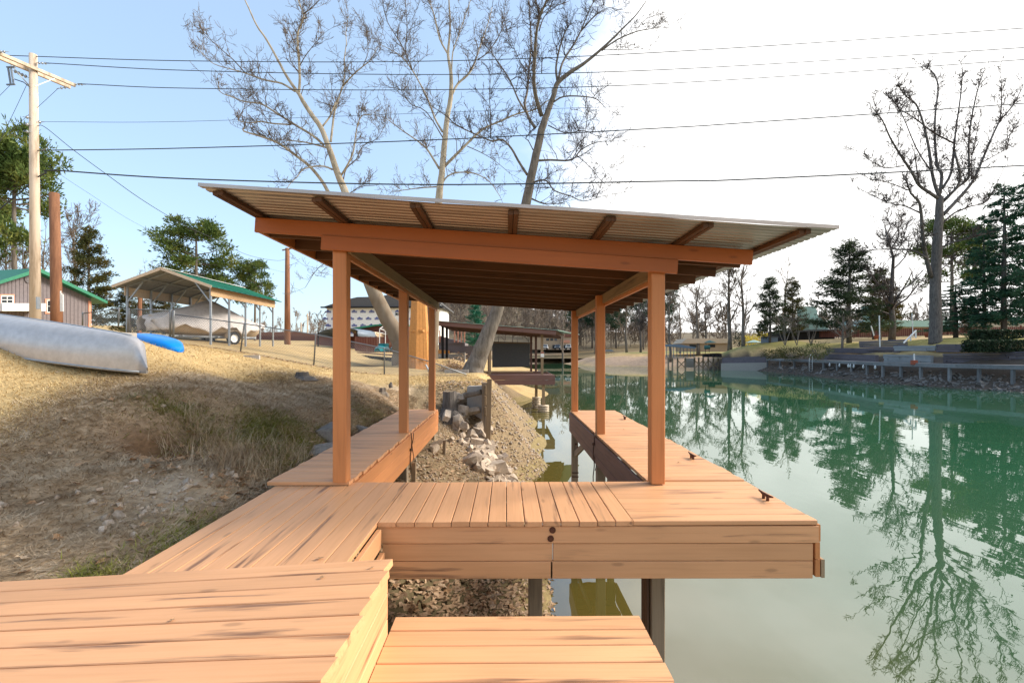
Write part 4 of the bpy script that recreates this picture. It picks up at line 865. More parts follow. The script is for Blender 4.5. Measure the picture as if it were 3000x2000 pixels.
# covered boat on its trailer
bo = thing('covered_boat', 'boat under a peaked pale grey tarp on a trailer inside the carport', 'boat', (-16, 25.4, 1.75))
u = Vector((.416, .909, 0)).normalized(); v = Vector((u.y, -u.x, 0)); bc = Vector((-16, 25.4, 1.75))
def bl(s_, t_, z_): return bc + u*s_ + v*t_ + Vector((0, 0, z_))
mb = MB(); ns = 22; nt_ = 17; g = random.Random(3)
for i in range(ns):
    s_ = -2.95 + 5.9*i/(ns-1); ridge = np.interp(s_, [-2.95,-2.2,-.6,.1,.5,2.0,2.75,2.95], [1.35,1.55,2.05,2.38,2.36,1.72,1.40,1.25]); hw = np.interp(s_, [-2.95,-2.2,-1,0,2.2,2.95], [.35,.75,1.1,1.2,1.15,1.0]); hem = .78 + .16*math.sin(s_*3.1) + .10*math.sin(s_*7.3+1)
    for j in range(nt_):
        t_ = -1 + 2*j/(nt_-1); a_ = abs(t_); side = np.interp(a_, [0,.55,.8,1], [0,.93,1.0,1.02]); zz = np.interp(a_, [0,.55,.62,1], [ridge, 1.15+.12*(ridge-1.3), 1.05, hem]) + .035*math.sin(s_*6+t_*9) * (a_ > .2)
        mb.v.append(tuple(bl(s_ + .05*math.sin(j*1.7), math.copysign(side, t_)*hw if a_ else 0, zz)))
mb.f = [(i*nt_+j, i*nt_+j+1, (i+1)*nt_+j+1, (i+1)*nt_+j) for i in range(ns-1) for j in range(nt_-1)]
o = mb.build('tarp', M_['cover'], bo, True); sd = o.modifiers.new('thick', 'SOLIDIFY'); sd.thickness = .01
mb = MB()
for i in range(12):
    s_ = -2.7 + 5.4*i/11; hw = np.interp(s_, [-2.7,-1.5,0,2.7], [.15,.7,1.0,.95])
    for t_, z_ in ((-1,1.05),(-.96,.75),(-.5,.52),(0,.45),(.5,.52),(.96,.75),(1,1.05)): mb.v.append(tuple(bl(s_, t_*hw, z_ + max(0, -s_-1.5)*.3)))
mb.f = [(i*7+j, i*7+j+1, (i+1)*7+j+1, (i+1)*7+j) for i in range(11) for j in range(6)] + [tuple(77+j for j in range(7))]
mb.build('hull', M_['cream'], bo, True)
mb = MB()
for t_ in (-.75, .75): mb.beam(bl(-2.6, t_*.5, .42), bl(2.5, t_, .42), .06, .1)
mb.beam(bl(-3.2, 0, .42), bl(-2.4, 0, .42), .08, .1)
for s_ in (-1.5, .3, 1.2, 2.4): mb.beam(bl(s_, -.8, .42), bl(s_, .8, .42), .06, .06)
mb.build('trailer_frame', M_['steel'], bo)
for t_ in (-1.02, 1.02):
    wq = MB(); 
    for k in range(20):
        pass
    c_ = bl(.95, t_, .34); a_ = v; ring = []; mbw = MB()
    prof = [(.0,-.10),(.19,-.10),(.20,-.08),(.33,-.10),(.35,-.06),(.35,.06),(.33,.10),(.20,.08),(.19,.10),(.0,.10)]
    def disc(prof, nm, mt, par):
        mm = MB(); n_ = 18
        for (r_, o_) in prof:
            for k in range(n_):
                th = 2*math.pi*k/n_; mm.v.append(tuple(c_ + a_*o_ + (u*math.cos(th) + Vector((0,0,1))*math.sin(th))*max(r_, .001)))
        mm.f = [(i*n_+k, i*n_+(k+1)%n_, (i+1)*n_+(k+1)%n_, (i+1)*n_+k) for i in range(len(prof)-1) for k in range(n_)]
        return mm.build(nm, mt, par, True)
    wh = disc(prof[2:8], 'wheel', M_['rubber'], bo); disc([(.0,.07),(.06,.09),(.09,.05),(.17,.05),(.205,.095)], 'rim', M_['white'], wh); disc([(.205,-.095),(.17,-.05),(.0,-.05)], 'rim', M_['white'], wh)
    mb = MB(); 
    for k in range(9):
        th = math.pi*(k/8); th2 = math.pi*((k+1)/8)
        if k < 8: mb.prism([c_ + v*(-.13) + (u*math.cos(th)+Vector((0,0,1))*math.sin(th))*.42, c_ + v*.13 + (u*math.cos(th)+Vector((0,0,1))*math.sin(th))*.42, c_ + v*.13 + (u*math.cos(th2)+Vector((0,0,1))*math.sin(th2))*.42, c_ + v*(-.13) + (u*math.cos(th2)+Vector((0,0,1))*math.sin(th2))*.42], (0,0,.012))
    mb.build('mudguard', M_['cream'], bo)
fl = MB()
for i in range(7):
    for j in range(6): fl.v.append(tuple(P(440 + i*10, (939 - 4.2*i) + ((940 + 26*math.sin(math.pi*min(1, i/6*.75))) - (939 - 4.2*i))*(1 - j/5), 22.4) + Vector((0, .10*math.sin(i*1.3+j*.6), 0))))
fl.f = [(i*6+j, i*6+j+1, (i+1)*6+j+1, (i+1)*6+j) for i in range(6) for j in range(5)]
o = fl.build('tarp_flap', M_['cover'], bo, True); sd = o.modifiers.new('thick', 'SOLIDIFY'); sd.thickness = .01

# chain-link fences
def chain(name, label, top, bot, Z, posts, sp=.085, r=.0035, rail=.022, postr=.03, Zs=None):
    zf = (lambda x: Z) if Zs is None else (lambda x: np.interp(x, [t_[0] for t_ in Zs], [t_[1] for t_ in Zs]))
    T_ = [P(x, y, zf(x)) for x, y in top]; B_ = [P(x, y, zf(x)) for x, y in bot]
    ft = thing(name, label, 'fence', B_[0])
    mb = MB(); mb.tube(T_, rail, 7); mb.build('top_rail', M_['chain'], ft, True)
    for (xt, yt, xb, yb) in posts:
        mb = MB(); a_, b_ = P(xb, yb+3, zf(xb)), P(xt, yt, zf(xt)); mb.tube([a_, b_, b_ + Vector((0,0,.05))], [postr, postr, postr*.6], 8); mb.build('fence_post', M_['chain'], ft, True)
    mb = MB(); seg = [0]
    for a_, b_ in zip(T_[:-1], T_[1:]): seg.append(seg[-1] + (b_-a_).length)
    tot = seg[-1]
    def at_(s_, f_):
        s_ = min(max(s_, 0), tot - 1e-6); k = max(i for i in range(len(seg)) if seg[i] <= s_); k = min(k, len(T_)-2); q = (s_ - seg[k]) / (seg[k+1]-seg[k])
        return (B_[k].lerp(B_[k+1], q)).lerp(T_[k].lerp(T_[k+1], q), f_)
    hgt = (T_[0]-B_[0]).length; m_ = int(tot / sp)
    for k in range(-int(hgt/sp), m_ + 1):
        for sg in (1, -1):
            s0 = k*sp if sg > 0 else k*sp + hgt; s1 = s0 + sg*hgt; f0, f1 = 0, 1
            if s0 < 0: f0 = -s0/hgt*sg
            if s0 > tot: f0 = (s0 - tot)/hgt
            if s1 > tot: f1 = (tot - s0)/hgt
            if s1 < 0: f1 = s0/hgt
            if f1 - f0 < .03: continue
            nn = 3; mb.tube([at_(s0 + sg*hgt*(f0+(f1-f0)*i/nn), f0+(f1-f0)*i/nn) for i in range(nn+1)], r, 3, False)
    mb.build('wire_mesh', M_['chain'], ft, kind='stuff'); return ft
chain('chain_fence', 'low chain link fence running down the lawn to the leaning tree', [(512,921),(716,948),(925,980),(1126,1020),(1262,1060),(1367,1097)], [(508,1000),(704,1031),(919,1072),(1126,1098),(1262,1112),(1367,1116)], 20, [(716,948,704,1031),(925,980,919,1072),(1126,1020,1126,1098)], .11, .0036)
chain('chain_fence', 'tall chain link fence with a corner post in front of the covered boat', [(376,906),(440,907),(504,910)], [(372,985),(440,992),(500,998)], 19.8, [(378,906,374,985),(500,910,498,1000),(509,912,507,1002)], .085, .0055, .025, .045)
chain('chain_fence', 'chain link fence between the grey house and the carport', [(240,918),(350,904)], [(240,948),(350,952)], 27, [(242,916,242,950),(348,903,347,955)], .10, .0045, .03, .04)
sp_ = MB().tube([P(1247,1068,17.5), P(1256,1085,17.5), P(1268,1116,17.5)], .035, 8).build('leaning_pipe', M_['steel'], origin=P(1268,1116,17.5)); tag(sp_, 'grey steel pipe leaning in the lawn beside the rear left post', 'pipe')
pp = P(410, 960, 30); o = MB().tube([P(408, 1000, 30), P(410, 870, 30)], .11, 8).build('wooden_post', M_['polebrown'], origin=P(408,1000,30)); tag(o, 'orange brown post standing behind the chain link under the carport', 'post')

# canoe and kayak
def hull(name, label, cat, p_tip, p_back, beam, hgt, mat, tip_round=.55, taper=False):
    p0, p1 = Vector(p_tip), Vector(p_back); d = (p1 - p0); ln = d.length; d.normalize(); r = d.cross(Vector((0,0,1))).normalized(); upv = r.cross(d).normalized()
    root = thing(name, label, cat, (p0+p1)/2); mb = MB(); ns, na = 41, 17
    for i in range(ns):
        f_ = i/(ns-1); e = 2*f_-1; sh = max(0, 1-abs(e)**2.6); w_ = beam/2 * sh**.75 * .98 + .012; k = hgt * (1 - .12*abs(e)**2) * (1 - abs(e)**30 * tip_round) 
        if abs(e) > .97: k *= 1
        if not taper and abs(e) > .93: k *= math.sqrt(max(0, 1 - ((abs(e)-.93)/.07)**2))*.62 + .38
        if taper: k *= max(.25, 1 - abs(e)**5*.62)
        for j in range(na):
            a = math.pi * j/(na-1); cx, cz = math.cos(a), math.sin(a); x_ = math.copysign(abs(cx)**.62, cx) * w_; z_ = abs(cz)**.72 * k
            dent = -.03*math.exp(-((f_-.16)/.035)**2) * (j < 6) * (cz > .1)
            q = p0 + d*ln*f_ + r*(x_ + dent*(1 if cx > 0 else 0)) + upv*z_; mb.v.append(tuple(q))
    mb.f = [(i*na+j, i*na+j+1, (i+1)*na+j+1, (i+1)*na+j) for i in range(ns-1) for j in range(na-1)] + [tuple(range(na)), tuple((ns-1)*na+j for j in range(na))[::-1]]
    mb.build('hull', mat, root, True)
    return root, p0, d, r, upv, ln
cn, p0, d, r, upv, ln = hull('canoe', 'long silver aluminium canoe lying upside down on the lawn', 'canoe', P(430, 1094, 7.15), P(-420, 962, 8.9), .92, .60, M_['alu'])
for o_, zz in ((0, .60), ):
    mb = MB(); mb.tube([p0 + d*ln*f_ + upv*(zz*(1-.12*(2*f_-1)**2) + .004) for f_ in np.linspace(.05, .95, 20)], .009, 5); mb.build('keel_strip', M_['steel'], cn, True)
for sg in (1, -1):
    mb = MB(); mb.tube([p0 + d*ln*f_ + r*sg*(.46*max(0, 1-abs(2*f_-1)**2.6)**.75*.995 + .012) + upv*.02 for f_ in np.linspace(.01, .99, 26)], .014, 6); mb.build('gunwale', M_['steel'], cn, True)
    mb = MB(); mb.tube([p0 + d*ln*f_ + r*sg*(.46*max(0, 1-abs(2*f_-1)**2.6)**.75*.80) + upv*(.6*(1-.12*(2*f_-1)**2)*.70) for f_ in np.linspace(.07, .93, 24)], .006, 5); mb.build('seam', M_['steel'], cn, True)
_k0, _k1 = P(523, 1020, 9.2), P(395, 1016, 10.0); _k0.z = Hz(_k0.x, _k0.y) - .01; _k1.z = Hz(_k1.x, _k1.y) - .10
hull('kayak', 'bright blue plastic kayak lying upside down behind the canoe tip', 'kayak', _k0, _k1, .66, .23, M_['blue'], .75, taper=True)

# neighbours: wrapped house, sheds, tower, boathouse
A, B = P(956, 960, 75), P(1290, 960, 75); n = nrm(A, B)
wh = thing('wrapped_house', 'unfinished two storey house in white printed wrap with dark shingle roof', 'house', P(1120, 1010, 75))
face(rect(957, 897, 1284, 1010), A, B, 9).build('wall', M_['white'], wh)
face([(1290,890),(1315,905),(1315,990),(1290,992)], P(1284,960,75), P(1315,960,83), .2).build('side_wall', M_['white'], wh)
face([(946,901),(1300,901),(1262,872),(1178,858),(1150,860),(1120,870),(1050,871),(1010,880)], A, B, 10, .5).build('roof', M_['shingle'], wh)
face(rect(944, 899, 1300, 903), A, B, .3, .7).build('eave', M_['blackwood'], wh)
face([(1290,882),(1330,914),(1330,918),(1290,889)], P(1284,960,75), P(1330,960,84), .5).build('roof', M_['shingle'], wh)
tcu = bpy.data.curves.new('wrap_text', 'FONT'); tcu.body = "LOWE'S"; tcu.align_x = 'CENTER'; tcu.align_y = 'CENTER'; tcu.size = .30
tob = bpy.data.objects.new('wrap_text', tcu); C.objects.link(tob); bpy.context.view_layer.update(); tme = bpy.data.meshes.new_from_object(tob.evaluated_get(bpy.context.evaluated_depsgraph_get())); bpy.data.objects.remove(tob); tme.materials.clear(); tme.materials.append(M_['white'])
sc_ = 75 / F
lm = MB(); lm.prism([(-8*sc_,0,-4*sc_),(8*sc_,0,-4*sc_),(8*sc_,0,1.2*sc_),(3*sc_,0,1.6*sc_),(0,0,4.4*sc_),(-4*sc_,0,3.6*sc_),(-4.5*sc_,0,1.6*sc_),(-8*sc_,0,1.2*sc_)], (0,.01,0)); lme = lm.mesh('logo', M_['logo'])
for row, yy in enumerate((912, 932.5, 952.5, 973)):
    for k in range(14):
        xx_ = 962 + k*25.4 + (0 if row % 2 == 0 else -9)
        if xx_ > 1280 or 1150 < xx_ < 1176 and yy > 915: continue
        M = Matrix.Translation(RP(xx_, yy, A, B) - n*.03); lo = mobj('logo', lme, wh, M)
        mobj('lettering', tme, lo, Matrix.Translation(RP(xx_, yy+1.2, A, B) - n*.05) @ Matrix.Rotation(R(90), 4, 'X') @ Matrix.Diagonal((1.75*sc_/.0536*.45, 1.75*sc_/.0536*.45, 1, 1)))
window(wh, 1157, 915, 1176, 925, A, B, 'white', None, 2, 1)
# low roofs, sheds and fences in the middle distance
def simple(name, label, cat, px, py, Z, parts, group=None):
    r_ = thing(name, label, cat, P(px, py, Z), group)
    for nm, poly, mt, th, off in parts: face(poly, P(px-50, py, Z), P(px+50, py, Z), th, off).build(nm, M_[mt], r_)
    return r_
simple('low_shed', 'long low building with brown roof behind the carport posts', 'shed', 800, 1005, 70, [('wall', [(690,983),(925,983),(925,1012),(690,1012)], 'redbrown', 4, 0), ('roof', [(680,984),(700,974),(870,972),(925,980),(925,985)], 'rustroof', 5, .4), ('roof', [(900,974),(935,966),(960,966),(960,975)], 'terracotta', 4, -4)])
cs = thing('curved_shelter', 'dark arched metal shelter with ribbed end behind the front left post', 'shelter', P(1000, 1030, 42))
mb = MB(); Z_ = 42
arc = [(928,985),(932,975),(945,967),(970,961),(1000,958),(1030,960),(1046,966),(1050,985)]
for k in range(len(arc)-1):
    a_, b_ = P(*arc[k], Z_), P(*arc[k+1], Z_); mb.add([a_, b_, b_ + Vector((0,6,0)), a_ + Vector((0,6,0))], [(0,1,2,3)])
o = mb.build('roof', M_['slate'], cs, True); sd = o.modifiers.new('t', 'SOLIDIFY'); sd.thickness = .06
for x in (932, 985, 1046): 
    mb = MB(); mb.beam(P(x, 1030, Z_), P(x, 968, Z_), .09, .09); mb.build('post', M_['blackwood'], cs)
face(rect(925, 985, 1048, 1028), P(900,1000,47), P(1000,1000,47), .1).build('back_wall', M_['redbrown'], cs)
simple('ribbed_shed', 'tan ribbed metal shed right of the arched shelter', 'shed', 1075, 1020, 48, [('wall', rect(1042, 975, 1105, 1020), 'tanwall', 4, 0), ('roof', [(1030,962),(1100,972),(1105,984),(1036,976)], 'tanlight', 4, .3), ('window', rect(1050, 984, 1084, 990), 'darkglass', .1, .1)])
simple('long_shed', 'dark brown shed with green roof edge behind the leaning trunk', 'shed', 1130, 1010, 50, [('wall', [(1030,962),(1110,951),(1180,951),(1180,1000),(1030,1000)], 'redbrown', 4, -.6), ('roof', [(1026,961),(1100,950),(1180,947),(1180,953),(1102,954),(1030,966)], 'green', 5, 0)])
pf = thing('plank_fence', 'red brown plank fence behind the gazebo frame', 'fence', P(1120, 1030, 40))
for k in range(32):
    x = 1042 + k*4.8; timber('plank', pf, P(x, 1032, 40), P(x, 986 + (k % 3)*.4, 40), .125, .02, M_['redbrown'] if k % 7 else M_['rustroof'], up=(0,-1,0))
gf = thing('gazebo_frame', 'bare white metal gazebo frame without its canopy', 'gazebo frame', P(1145, 1015, 33))
corners = [P(1112, 1012, 32), P(1162, 1014, 31), P(1172, 1008, 34.5), P(1129, 1008, 35)]; tops = [Vector((c.x, c.y, P(1112, 963, 32).z)) for c in corners]; apex = sum((Vector(t_) for t_ in tops), Vector()) / 4 + Vector((0,0,.55))
mb = MB()
for c_, t_ in zip(corners, tops): mb.tube([c_, t_], .03, 6); mb.tube([t_, apex], .022, 5)
mb.build('leg_frame', M_['white'], gf); mb = MB()
for k in range(4): mb.tube([tops[k], tops[(k+1) % 4]], .022, 5); mb.tube([tops[k]-Vector((0,0,.25)), tops[(k+1) % 4]-Vector((0,0,.25))], .015, 5)
mb.build('rail_frame', M_['white'], gf)
for x0, x1, lb in ((1104, 1137, 'teal pedal boat on the low deck, left one of the pair'), (1149, 1178, 'teal pedal boat on the low deck, right one of the pair')):
    rt = thing('pedal_boat', lb, 'boat', P((x0+x1)/2, 1028, 27), 'teal boats on the low deck'); mb = MB(); w_ = (x1-x0)/2; cx = (x0+x1)/2
    for i in range(7):
        f_ = i/6; a_ = math.sin(math.pi*min(.95, max(.05, f_)))**.4
        for j in range(9):
            t_ = math.pi*j/8; q = P(cx, 1029, 27) + Vector((math.cos(t_)*w_*27/F*a_, (f_-.5)*2.2, math.sin(t_)**.5*.36*a_)); mb.v.append(tuple(q))
    mb.f = [(i*9+j, i*9+j+1, (i+1)*9+j+1, (i+1)*9+j) for i in range(6) for j in range(8)] + [tuple(range(9)), tuple(54+j for j in range(9))[::-1]]
    mb.build('hull', M_['teal'], rt, True); mb = MB(); mb.box(tuple(P(cx, 1011, 26.8) - Vector((.2,.1,.1))), tuple(P(cx, 1011, 26.8) + Vector((.2,.6,.1)))); mb.build('seat', M_['teal'], rt)
ld = thing('low_deck', 'low brown timber deck with dark underside beneath the teal boats', 'deck', P(1130, 1050, 25))
for k in range(5):
    mb = MB(); mb.beam(P(1052, 1032+k*.0, 26.5+k*.5), P(1200, 1044, 25.5+k*.5), .42, .05); mb.build('plank', M_['rustroof'], ld)
face([(1060,1040),(1200,1052),(1200,1066),(1085,1050)], P(1052,1040,26.2), P(1200,1040,25.2), .1).build('skirt', M_['blackwood'], ld)
tw = thing('wooden_tower', 'tapered six sided wooden tower of upright orange boards', 'tower', P(1228, 1073, 24)); tcn = P(1228, 1073, 24); sc_ = 24/F
zb_, zt_ = P(1228, 1075, 24).z - .1, P(1228, 866, 24).z
for f_ in range(6):
    a0, a1 = R(60*f_ - 95), R(60*(f_+1) - 95)
    for q in range(3):
        g0, g1 = (q+.03)/3, (q+.97)/3
        def pt_(a0_, a1_, f2, rr, z_): 
            c0_ = Vector((math.cos(a0_), math.sin(a0_), 0)); c1_ = Vector((math.cos(a1_), math.sin(a1_), 0)); v_ = c0_.lerp(c1_, f2)*rr; return Vector((tcn.x, tcn.y, 0)) + v_ + Vector((0,0,z_))
        rb_, rt_ = 36*sc_, 22*sc_; mb = MB(); pr = [pt_(a0,a1,g0,rb_,zb_), pt_(a0,a1,g1,rb_,zb_), pt_(a0,a1,g1,rt_,zt_), pt_(a0,a1,g0,rt_,zt_)]; nn_ = -(Vector((math.cos((a0+a1)/2), math.sin((a0+a1)/2), 0)))*.02
        mb.prism(pr, nn_); mb.build('plank', M_['orangewood'], tw)
for zz, nm in ((P(0, 970, 24).z, 'band'), (P(0, 1054, 24).z, 'band')):
    f2 = (zz - zb_)/(zt_ - zb_); rr = (36 + (22-36)*f2)*sc_ + .02; mb = MB(); mb.lathe([(rr*.995, -.05), (rr*1.01, -.05), (rr*1.005, .05), (rr*.99, .05)], (tcn.x, tcn.y, zz), 6)
    ob_ = mb.build(nm, M_['orangewood'], tw)
mb = MB(); mb.lathe([(24*sc_, 0), (25*sc_, .05), (3*sc_, .35)], (tcn.x, tcn.y, zt_), 6); mb.build('cap', M_['orangewood'], tw)
# neighbour's boathouse
nb_ = thing('neighbour_boathouse', 'brown open boathouse with sloping roof and dock beyond the leaning tree', 'boathouse', P(1500, 1127, 29))
br = M_['brownboard']; zd = P(0, 1098, 28.5).z
def nx(px, Z=28.5): return P(px, 1000, Z).x
xl, xr_ = nx(1395), nx(1624)
for k in range(9):
    timber('plank', nb_, (xl, 28.55+k*.15, zd-.02), (xr_, 28.55+k*.15, zd-.02), .14, .035, br)
for k in range(7): timber('plank', nb_, (xl-.6, 33.6+k*.15, zd-.02), (xr_-.3, 33.6+k*.15, zd-.02), .14, .035, br)
for k in range(2): timber('fascia_board', nb_, (xl, 28.46, zd-.16-k*.29), (xr_+.02, 28.46, zd-.16-k*.29), .04, .28, br); timber('fascia_board', nb_, (xl, 33.5, zd-.14-k*.2), (xr_, 33.5, zd-.14-k*.2), .04, .19, br)
timber('fascia_board', nb_, (xr_+.03, 28.5, zd-.28), (xr_+.03, 34.6, zd-.28), .04, .5, br)
rl, rr_ = P(1268, 948, 28.2), P(1629, 977, 28.2)
mb = MB(); mb.prism([rl + Vector((0,0,.13)), rr_ + Vector((0,0,.13)), rr_ + Vector((1.5,8.2,.16)), rl + Vector((-.3,8.2,.35))], (0,0,.05)); mb.build('roof', M_['rustroof'], nb_)
mb = MB(); mb.prism([rl + Vector((-.2,-.1,.19)), rr_ + Vector((.1,-.1,.19)), rr_ + Vector((2.6,7.8,.22)), rl + Vector((-.3,7.8,.41))], (0,0,.02)); mb.build('roof_sheet', M_['palegreen'], nb_)
timber('fascia_board', nb_, rl + Vector((0,0,.03)), rr_ + Vector((0,0,.03)), .04, .22, M_['brownboard'])
for k in range(9):
    f_ = k/8; timber('rafter', nb_, rl + Vector((.3, .4+f_*7, -.02)), rr_ + Vector((-.05+f_*1.2, .4+f_*7, -.02)), .05, .16, br)
for (px_, Z_, yb, mt) in ((1435, 28.9, 1098, 'aged'), (1588, 28.9, 1098, 'aged'), (1556, 33.8, 1092, 'brownboard'), (1570, 33.0, 1092, 'brownboard'), (1432, 34, 1090, 'brownboard')):
    a_ = P(px_, yb, Z_); f_ = (a_.x - rl.x)/(rr_.x - rl.x); timber('post', nb_, (a_.x, a_.y, zd), (a_.x, a_.y, rl.z + (rr_.z-rl.z)*f_ + .0), .15, .15, M_[mt], up=(0,-1,0))
for (px_, Z_) in ((1297, 28.6), (1309, 30)):
    a_ = P(px_, 1072, Z_); timber('post', nb_, (a_.x, a_.y, P(0,1075,Z_).z), (a_.x, a_.y, P(0,955,Z_).z), .14, .14, M_['blackwood'], up=(0,-1,0))
for (px_, Z_) in ((1571, 30.5), (1592, 28.7)):
    a_ = P(px_, 1127, Z_); timber('piling', nb_, (a_.x, a_.y, -4), (a_.x, a_.y, zd-.3), .17, .17, M_['aged'], up=(0,-1,0))
    for k in range(7 if px_ < 1580 else 4):
        mb = MB(); r0 = .27 if px_ < 1580 else .33; z_ = WZ + .0 + k*.105; mb.lathe([(.1,0),(r0,.012),(r0+.02,.045),(r0,.078),(.1,.09)], (a_.x, a_.y, z_), 14); mb.build('float_ring', M_['cream'], nb_, True)
face([(1442,1000),(1552,1003),(1552,1074),(1442,1076)], P(1400,1000,35), P(1600,1000,35), .02).build('dark_screen', M_['mesh'], nb_)
mb = MB(); mb.beam(P(1430, 1003, 34.8), P(1560, 1005, 34.8), .08, .08); mb.build('screen_rail', M_['aged'], nb_)
sg = face(rect(1584, 1030.5, 1594, 1046), P(1500,1000,28.78), P(1600,1000,28.78), .01); o = sg.build('notice_sign', M_['white'], origin=P(1589,1046,28.8)); tag(o, 'small white notice sign with a red header on the boathouse post', 'sign')
face(rect(1584.5, 1030.8, 1593.5, 1035), P(1500,1000,28.77), P(1600,1000,28.77), .006).build('sign_header', M_['terracotta'], o)
dh = thing('deck_house', 'grey skirted house deck with orange rails behind the boathouse posts', 'house', P(1330, 1055, 36))
A, B = P(1250,1000,38), P(1400,1000,38)
face([(1285,1000),(1290,985),(1330,995),(1362,1005),(1362,1035),(1285,1035)], A, B, 3).build('skirt', M_['siding'], dh); face([(1285,986),(1292,984),(1330,996),(1362,1004),(1362,1007),(1285,1006)], A, B, .2, .1).build('deck_edge', M_['siding'], dh)
for x in (1288, 1296, 1331, 1341, 1351, 1360): face(rect(x, 968, x+3.2, 1003), A, B, .1, .25).build('rail_post', M_['salmon'], dh)
face([(1280,1024),(1318,1026),(1318,1036),(1280,1036)], A, B, .15, .3).build('orange_board', M_['orangewood'], dh); face([(1283,1036),(1335,1036),(1362,1032),(1362,1072),(1283,1072)], P(1250,1000,36), P(1400,1000,36), .4).build('retaining_wall', M_['concrete'], dh)
face(rect(1362, 1013, 1392, 1052), A, B, 1, .5).build('skirt', M_['siding'], dh)

# ------------------------------------------------------------------ across the water
def zpts(tab): 
    xs_ = [t_[0] for t_ in tab]; zs_ = [t_[1] for t_ in tab]; return lambda x: float(np.interp(x, xs_, zs_))
pz_ = zpts([(2245,90),(2380,74),(2550,58),(2640,54),(2800,48),(3000,43.5),(3300,37)])
pier = thing('grey_pier', 'long weathered grey pier on posts along the far bank', 'pier', P(2640, 1062, 54))
PT = .12
def pp_(px): q = P(px, 1031, pz_(px)); return Vector((q.x, q.y, PT))
xs_ = list(range(2245, 3301, 44))
for a, c in zip(xs_[:-1], xs_[1:]):
    p, q = pp_(a), pp_(c); timber('fascia_board', pier, p + Vector((0,0,-.17)), q + Vector((0,0,-.17)), .05, .34, M_['greyboard'])
    e = (q - p).normalized(); nn_ = Vector((-e.y, e.x, 0)); nn_ = nn_ if nn_.x > 0 else -nn_
    for k in range(4): timber('plank', pier, p + nn_*(.12+.3*k) + Vector((0,0,.02)), q + nn_*(.12+.3*k) + Vector((0,0,.02)), .28, .04, M_['greyboard'])
mb = MB()
for k in range(330):
    px_ = 2560 + k*2.1; p = pp_(px_); mb.box((p.x-.06, p.y-.07, PT-.36), (p.x-.03, p.y+.03, PT-.0))
mb.build('slat', M_['greyboard'], pier, kind='stuff')
for px_ in (2246,2283,2325,2410,2450,2492,2537,2583,2636,2694,2778,2864,2963,3080):
    p = pp_(px_) + Vector((.15,0,0)); gz = max(Hz(p.x+.3, p.y), -2.6) - .4; timber('post', pier, (p.x, p.y, min(gz, -1.9)), (p.x, p.y, PT-.05), .24, .24, M_['greyboard'], up=(0,-1,0))
ldr = thing('pool_ladder', 'white curved swim ladder hooked over the far pier', 'ladder', pp_(2378))
for dx in (-4, 5):
    p = pp_(2378+dx) + Vector((-.1,0,0)); mb = MB(); mb.tube([p + Vector((.5,0,0)), p + Vector((.5,0,.6)), p + Vector((.22,0,.85)), p + Vector((0,0,.6)), p + Vector((-.06,0,-.4)), p + Vector((-.06,0,-1.9))], .05, 6); mb.build('rail', M_['white'], ldr, True)
for k in range(5):
    mb = MB(); mb.beam(pp_(2374) + Vector((-.16,0,-.3-.35*k)), pp_(2383) + Vector((-.16,0,-.3-.35*k)), .05, .05); mb.build('rung', M_['steel'], ldr)
for px_, wh_ in ((2433,'left of the second post'),(2462,'between two posts, second from the left'),(2488,'left one of the close pair'),(2494,'right one of the close pair'),(2504,'just right of the close pair'),(2532,'beside a post, sixth from the left'),(2567,'rightmost of the seven')):
    p = pp_(px_) + Vector((-.12,0,-.62)); o = MB().lathe([(.02,.3),(.05,.26),(.11,.1),(.11,-.1),(.05,-.2)], p, 8).build('boat_fender', M_['white'], origin=p, smooth=True); tag(o, 'small pale fender under the far grey pier, ' + wh_, 'fender', 'fenders hanging from the far pier')
p = pp_(2678); rb = thing('life_box', 'red box with a white post standing on the far pier edge', 'box', p)
mb = MB(); mb.box((p.x-.2,p.y-.2,PT-.15),(p.x+.25,p.y+.25,PT+.35)); mb.build('box_body', M_['terracotta'], rb); mb = MB(); mb.beam(p + Vector((.02,0,.35)), p + Vector((.0,0,1.05)), .1, .1); mb.build('post', M_['white'], rb)
def terrace(label, x0, x1, yt0, yt1, yb0, yb1, Z0, Z1, mat, thick=.35):
    tz = lambda x: Z0 + (Z1 - Z0) * (x - x0) / (x1 - x0); pxm = (Z0 + Z1) / 2 / F; rows = max(2, int(round(((yb0 - yt0) + (yb1 - yt1)) / 2 / 6.5)))
    r_ = thing('timber_terrace', label, 'retaining wall', P((x0+x1)/2, (yb0+yb1)/2, (Z0+Z1)/2), 'timber retaining walls on the far bank')
    for k in range(rows):
        fa, fb = k/rows, (k+1)/rows; cuts = [x0] + sorted(rnd.uniform(x0+8, x1-8) for _ in range(max(1, int((x1-x0)/90)))) + [x1]
        for a, c in zip(cuts[:-1], cuts[1:]):
            fx_ = lambda x: (x - x0)/(x1 - x0); ym = lambda x, f_: (yt0 + (yt1-yt0)*fx_(x))*(1-f_) + (yb0 + (yb1-yb0)*fx_(x))*f_
            dz = rnd.uniform(-.05, .05); a2, c2 = a + rnd.uniform(0, 3)*(k > 0), c - .4
            h = ((ym(a2, fb) - ym(a2, fa)) * tz(a2)/F) * .95
            timber('timber', r_, P(a2, (ym(a2,fa)+ym(a2,fb))/2, tz(a2)+thick/2+dz), P(c2, (ym(c2,fa)+ym(c2,fb))/2, tz(c2)+thick/2+dz), thick, h, mat, ch=.012)
    return r_
M_['timberd'] = wood('dark_wall_timber', (.13,.115,.13), (.06,.055,.065), (.02,.02,.025), .8, .9, .25); M_['timberp'] = wood('pale_wall_timber', (.26,.28,.29), (.16,.18,.19), (.06,.06,.07), .5, .85, .12)
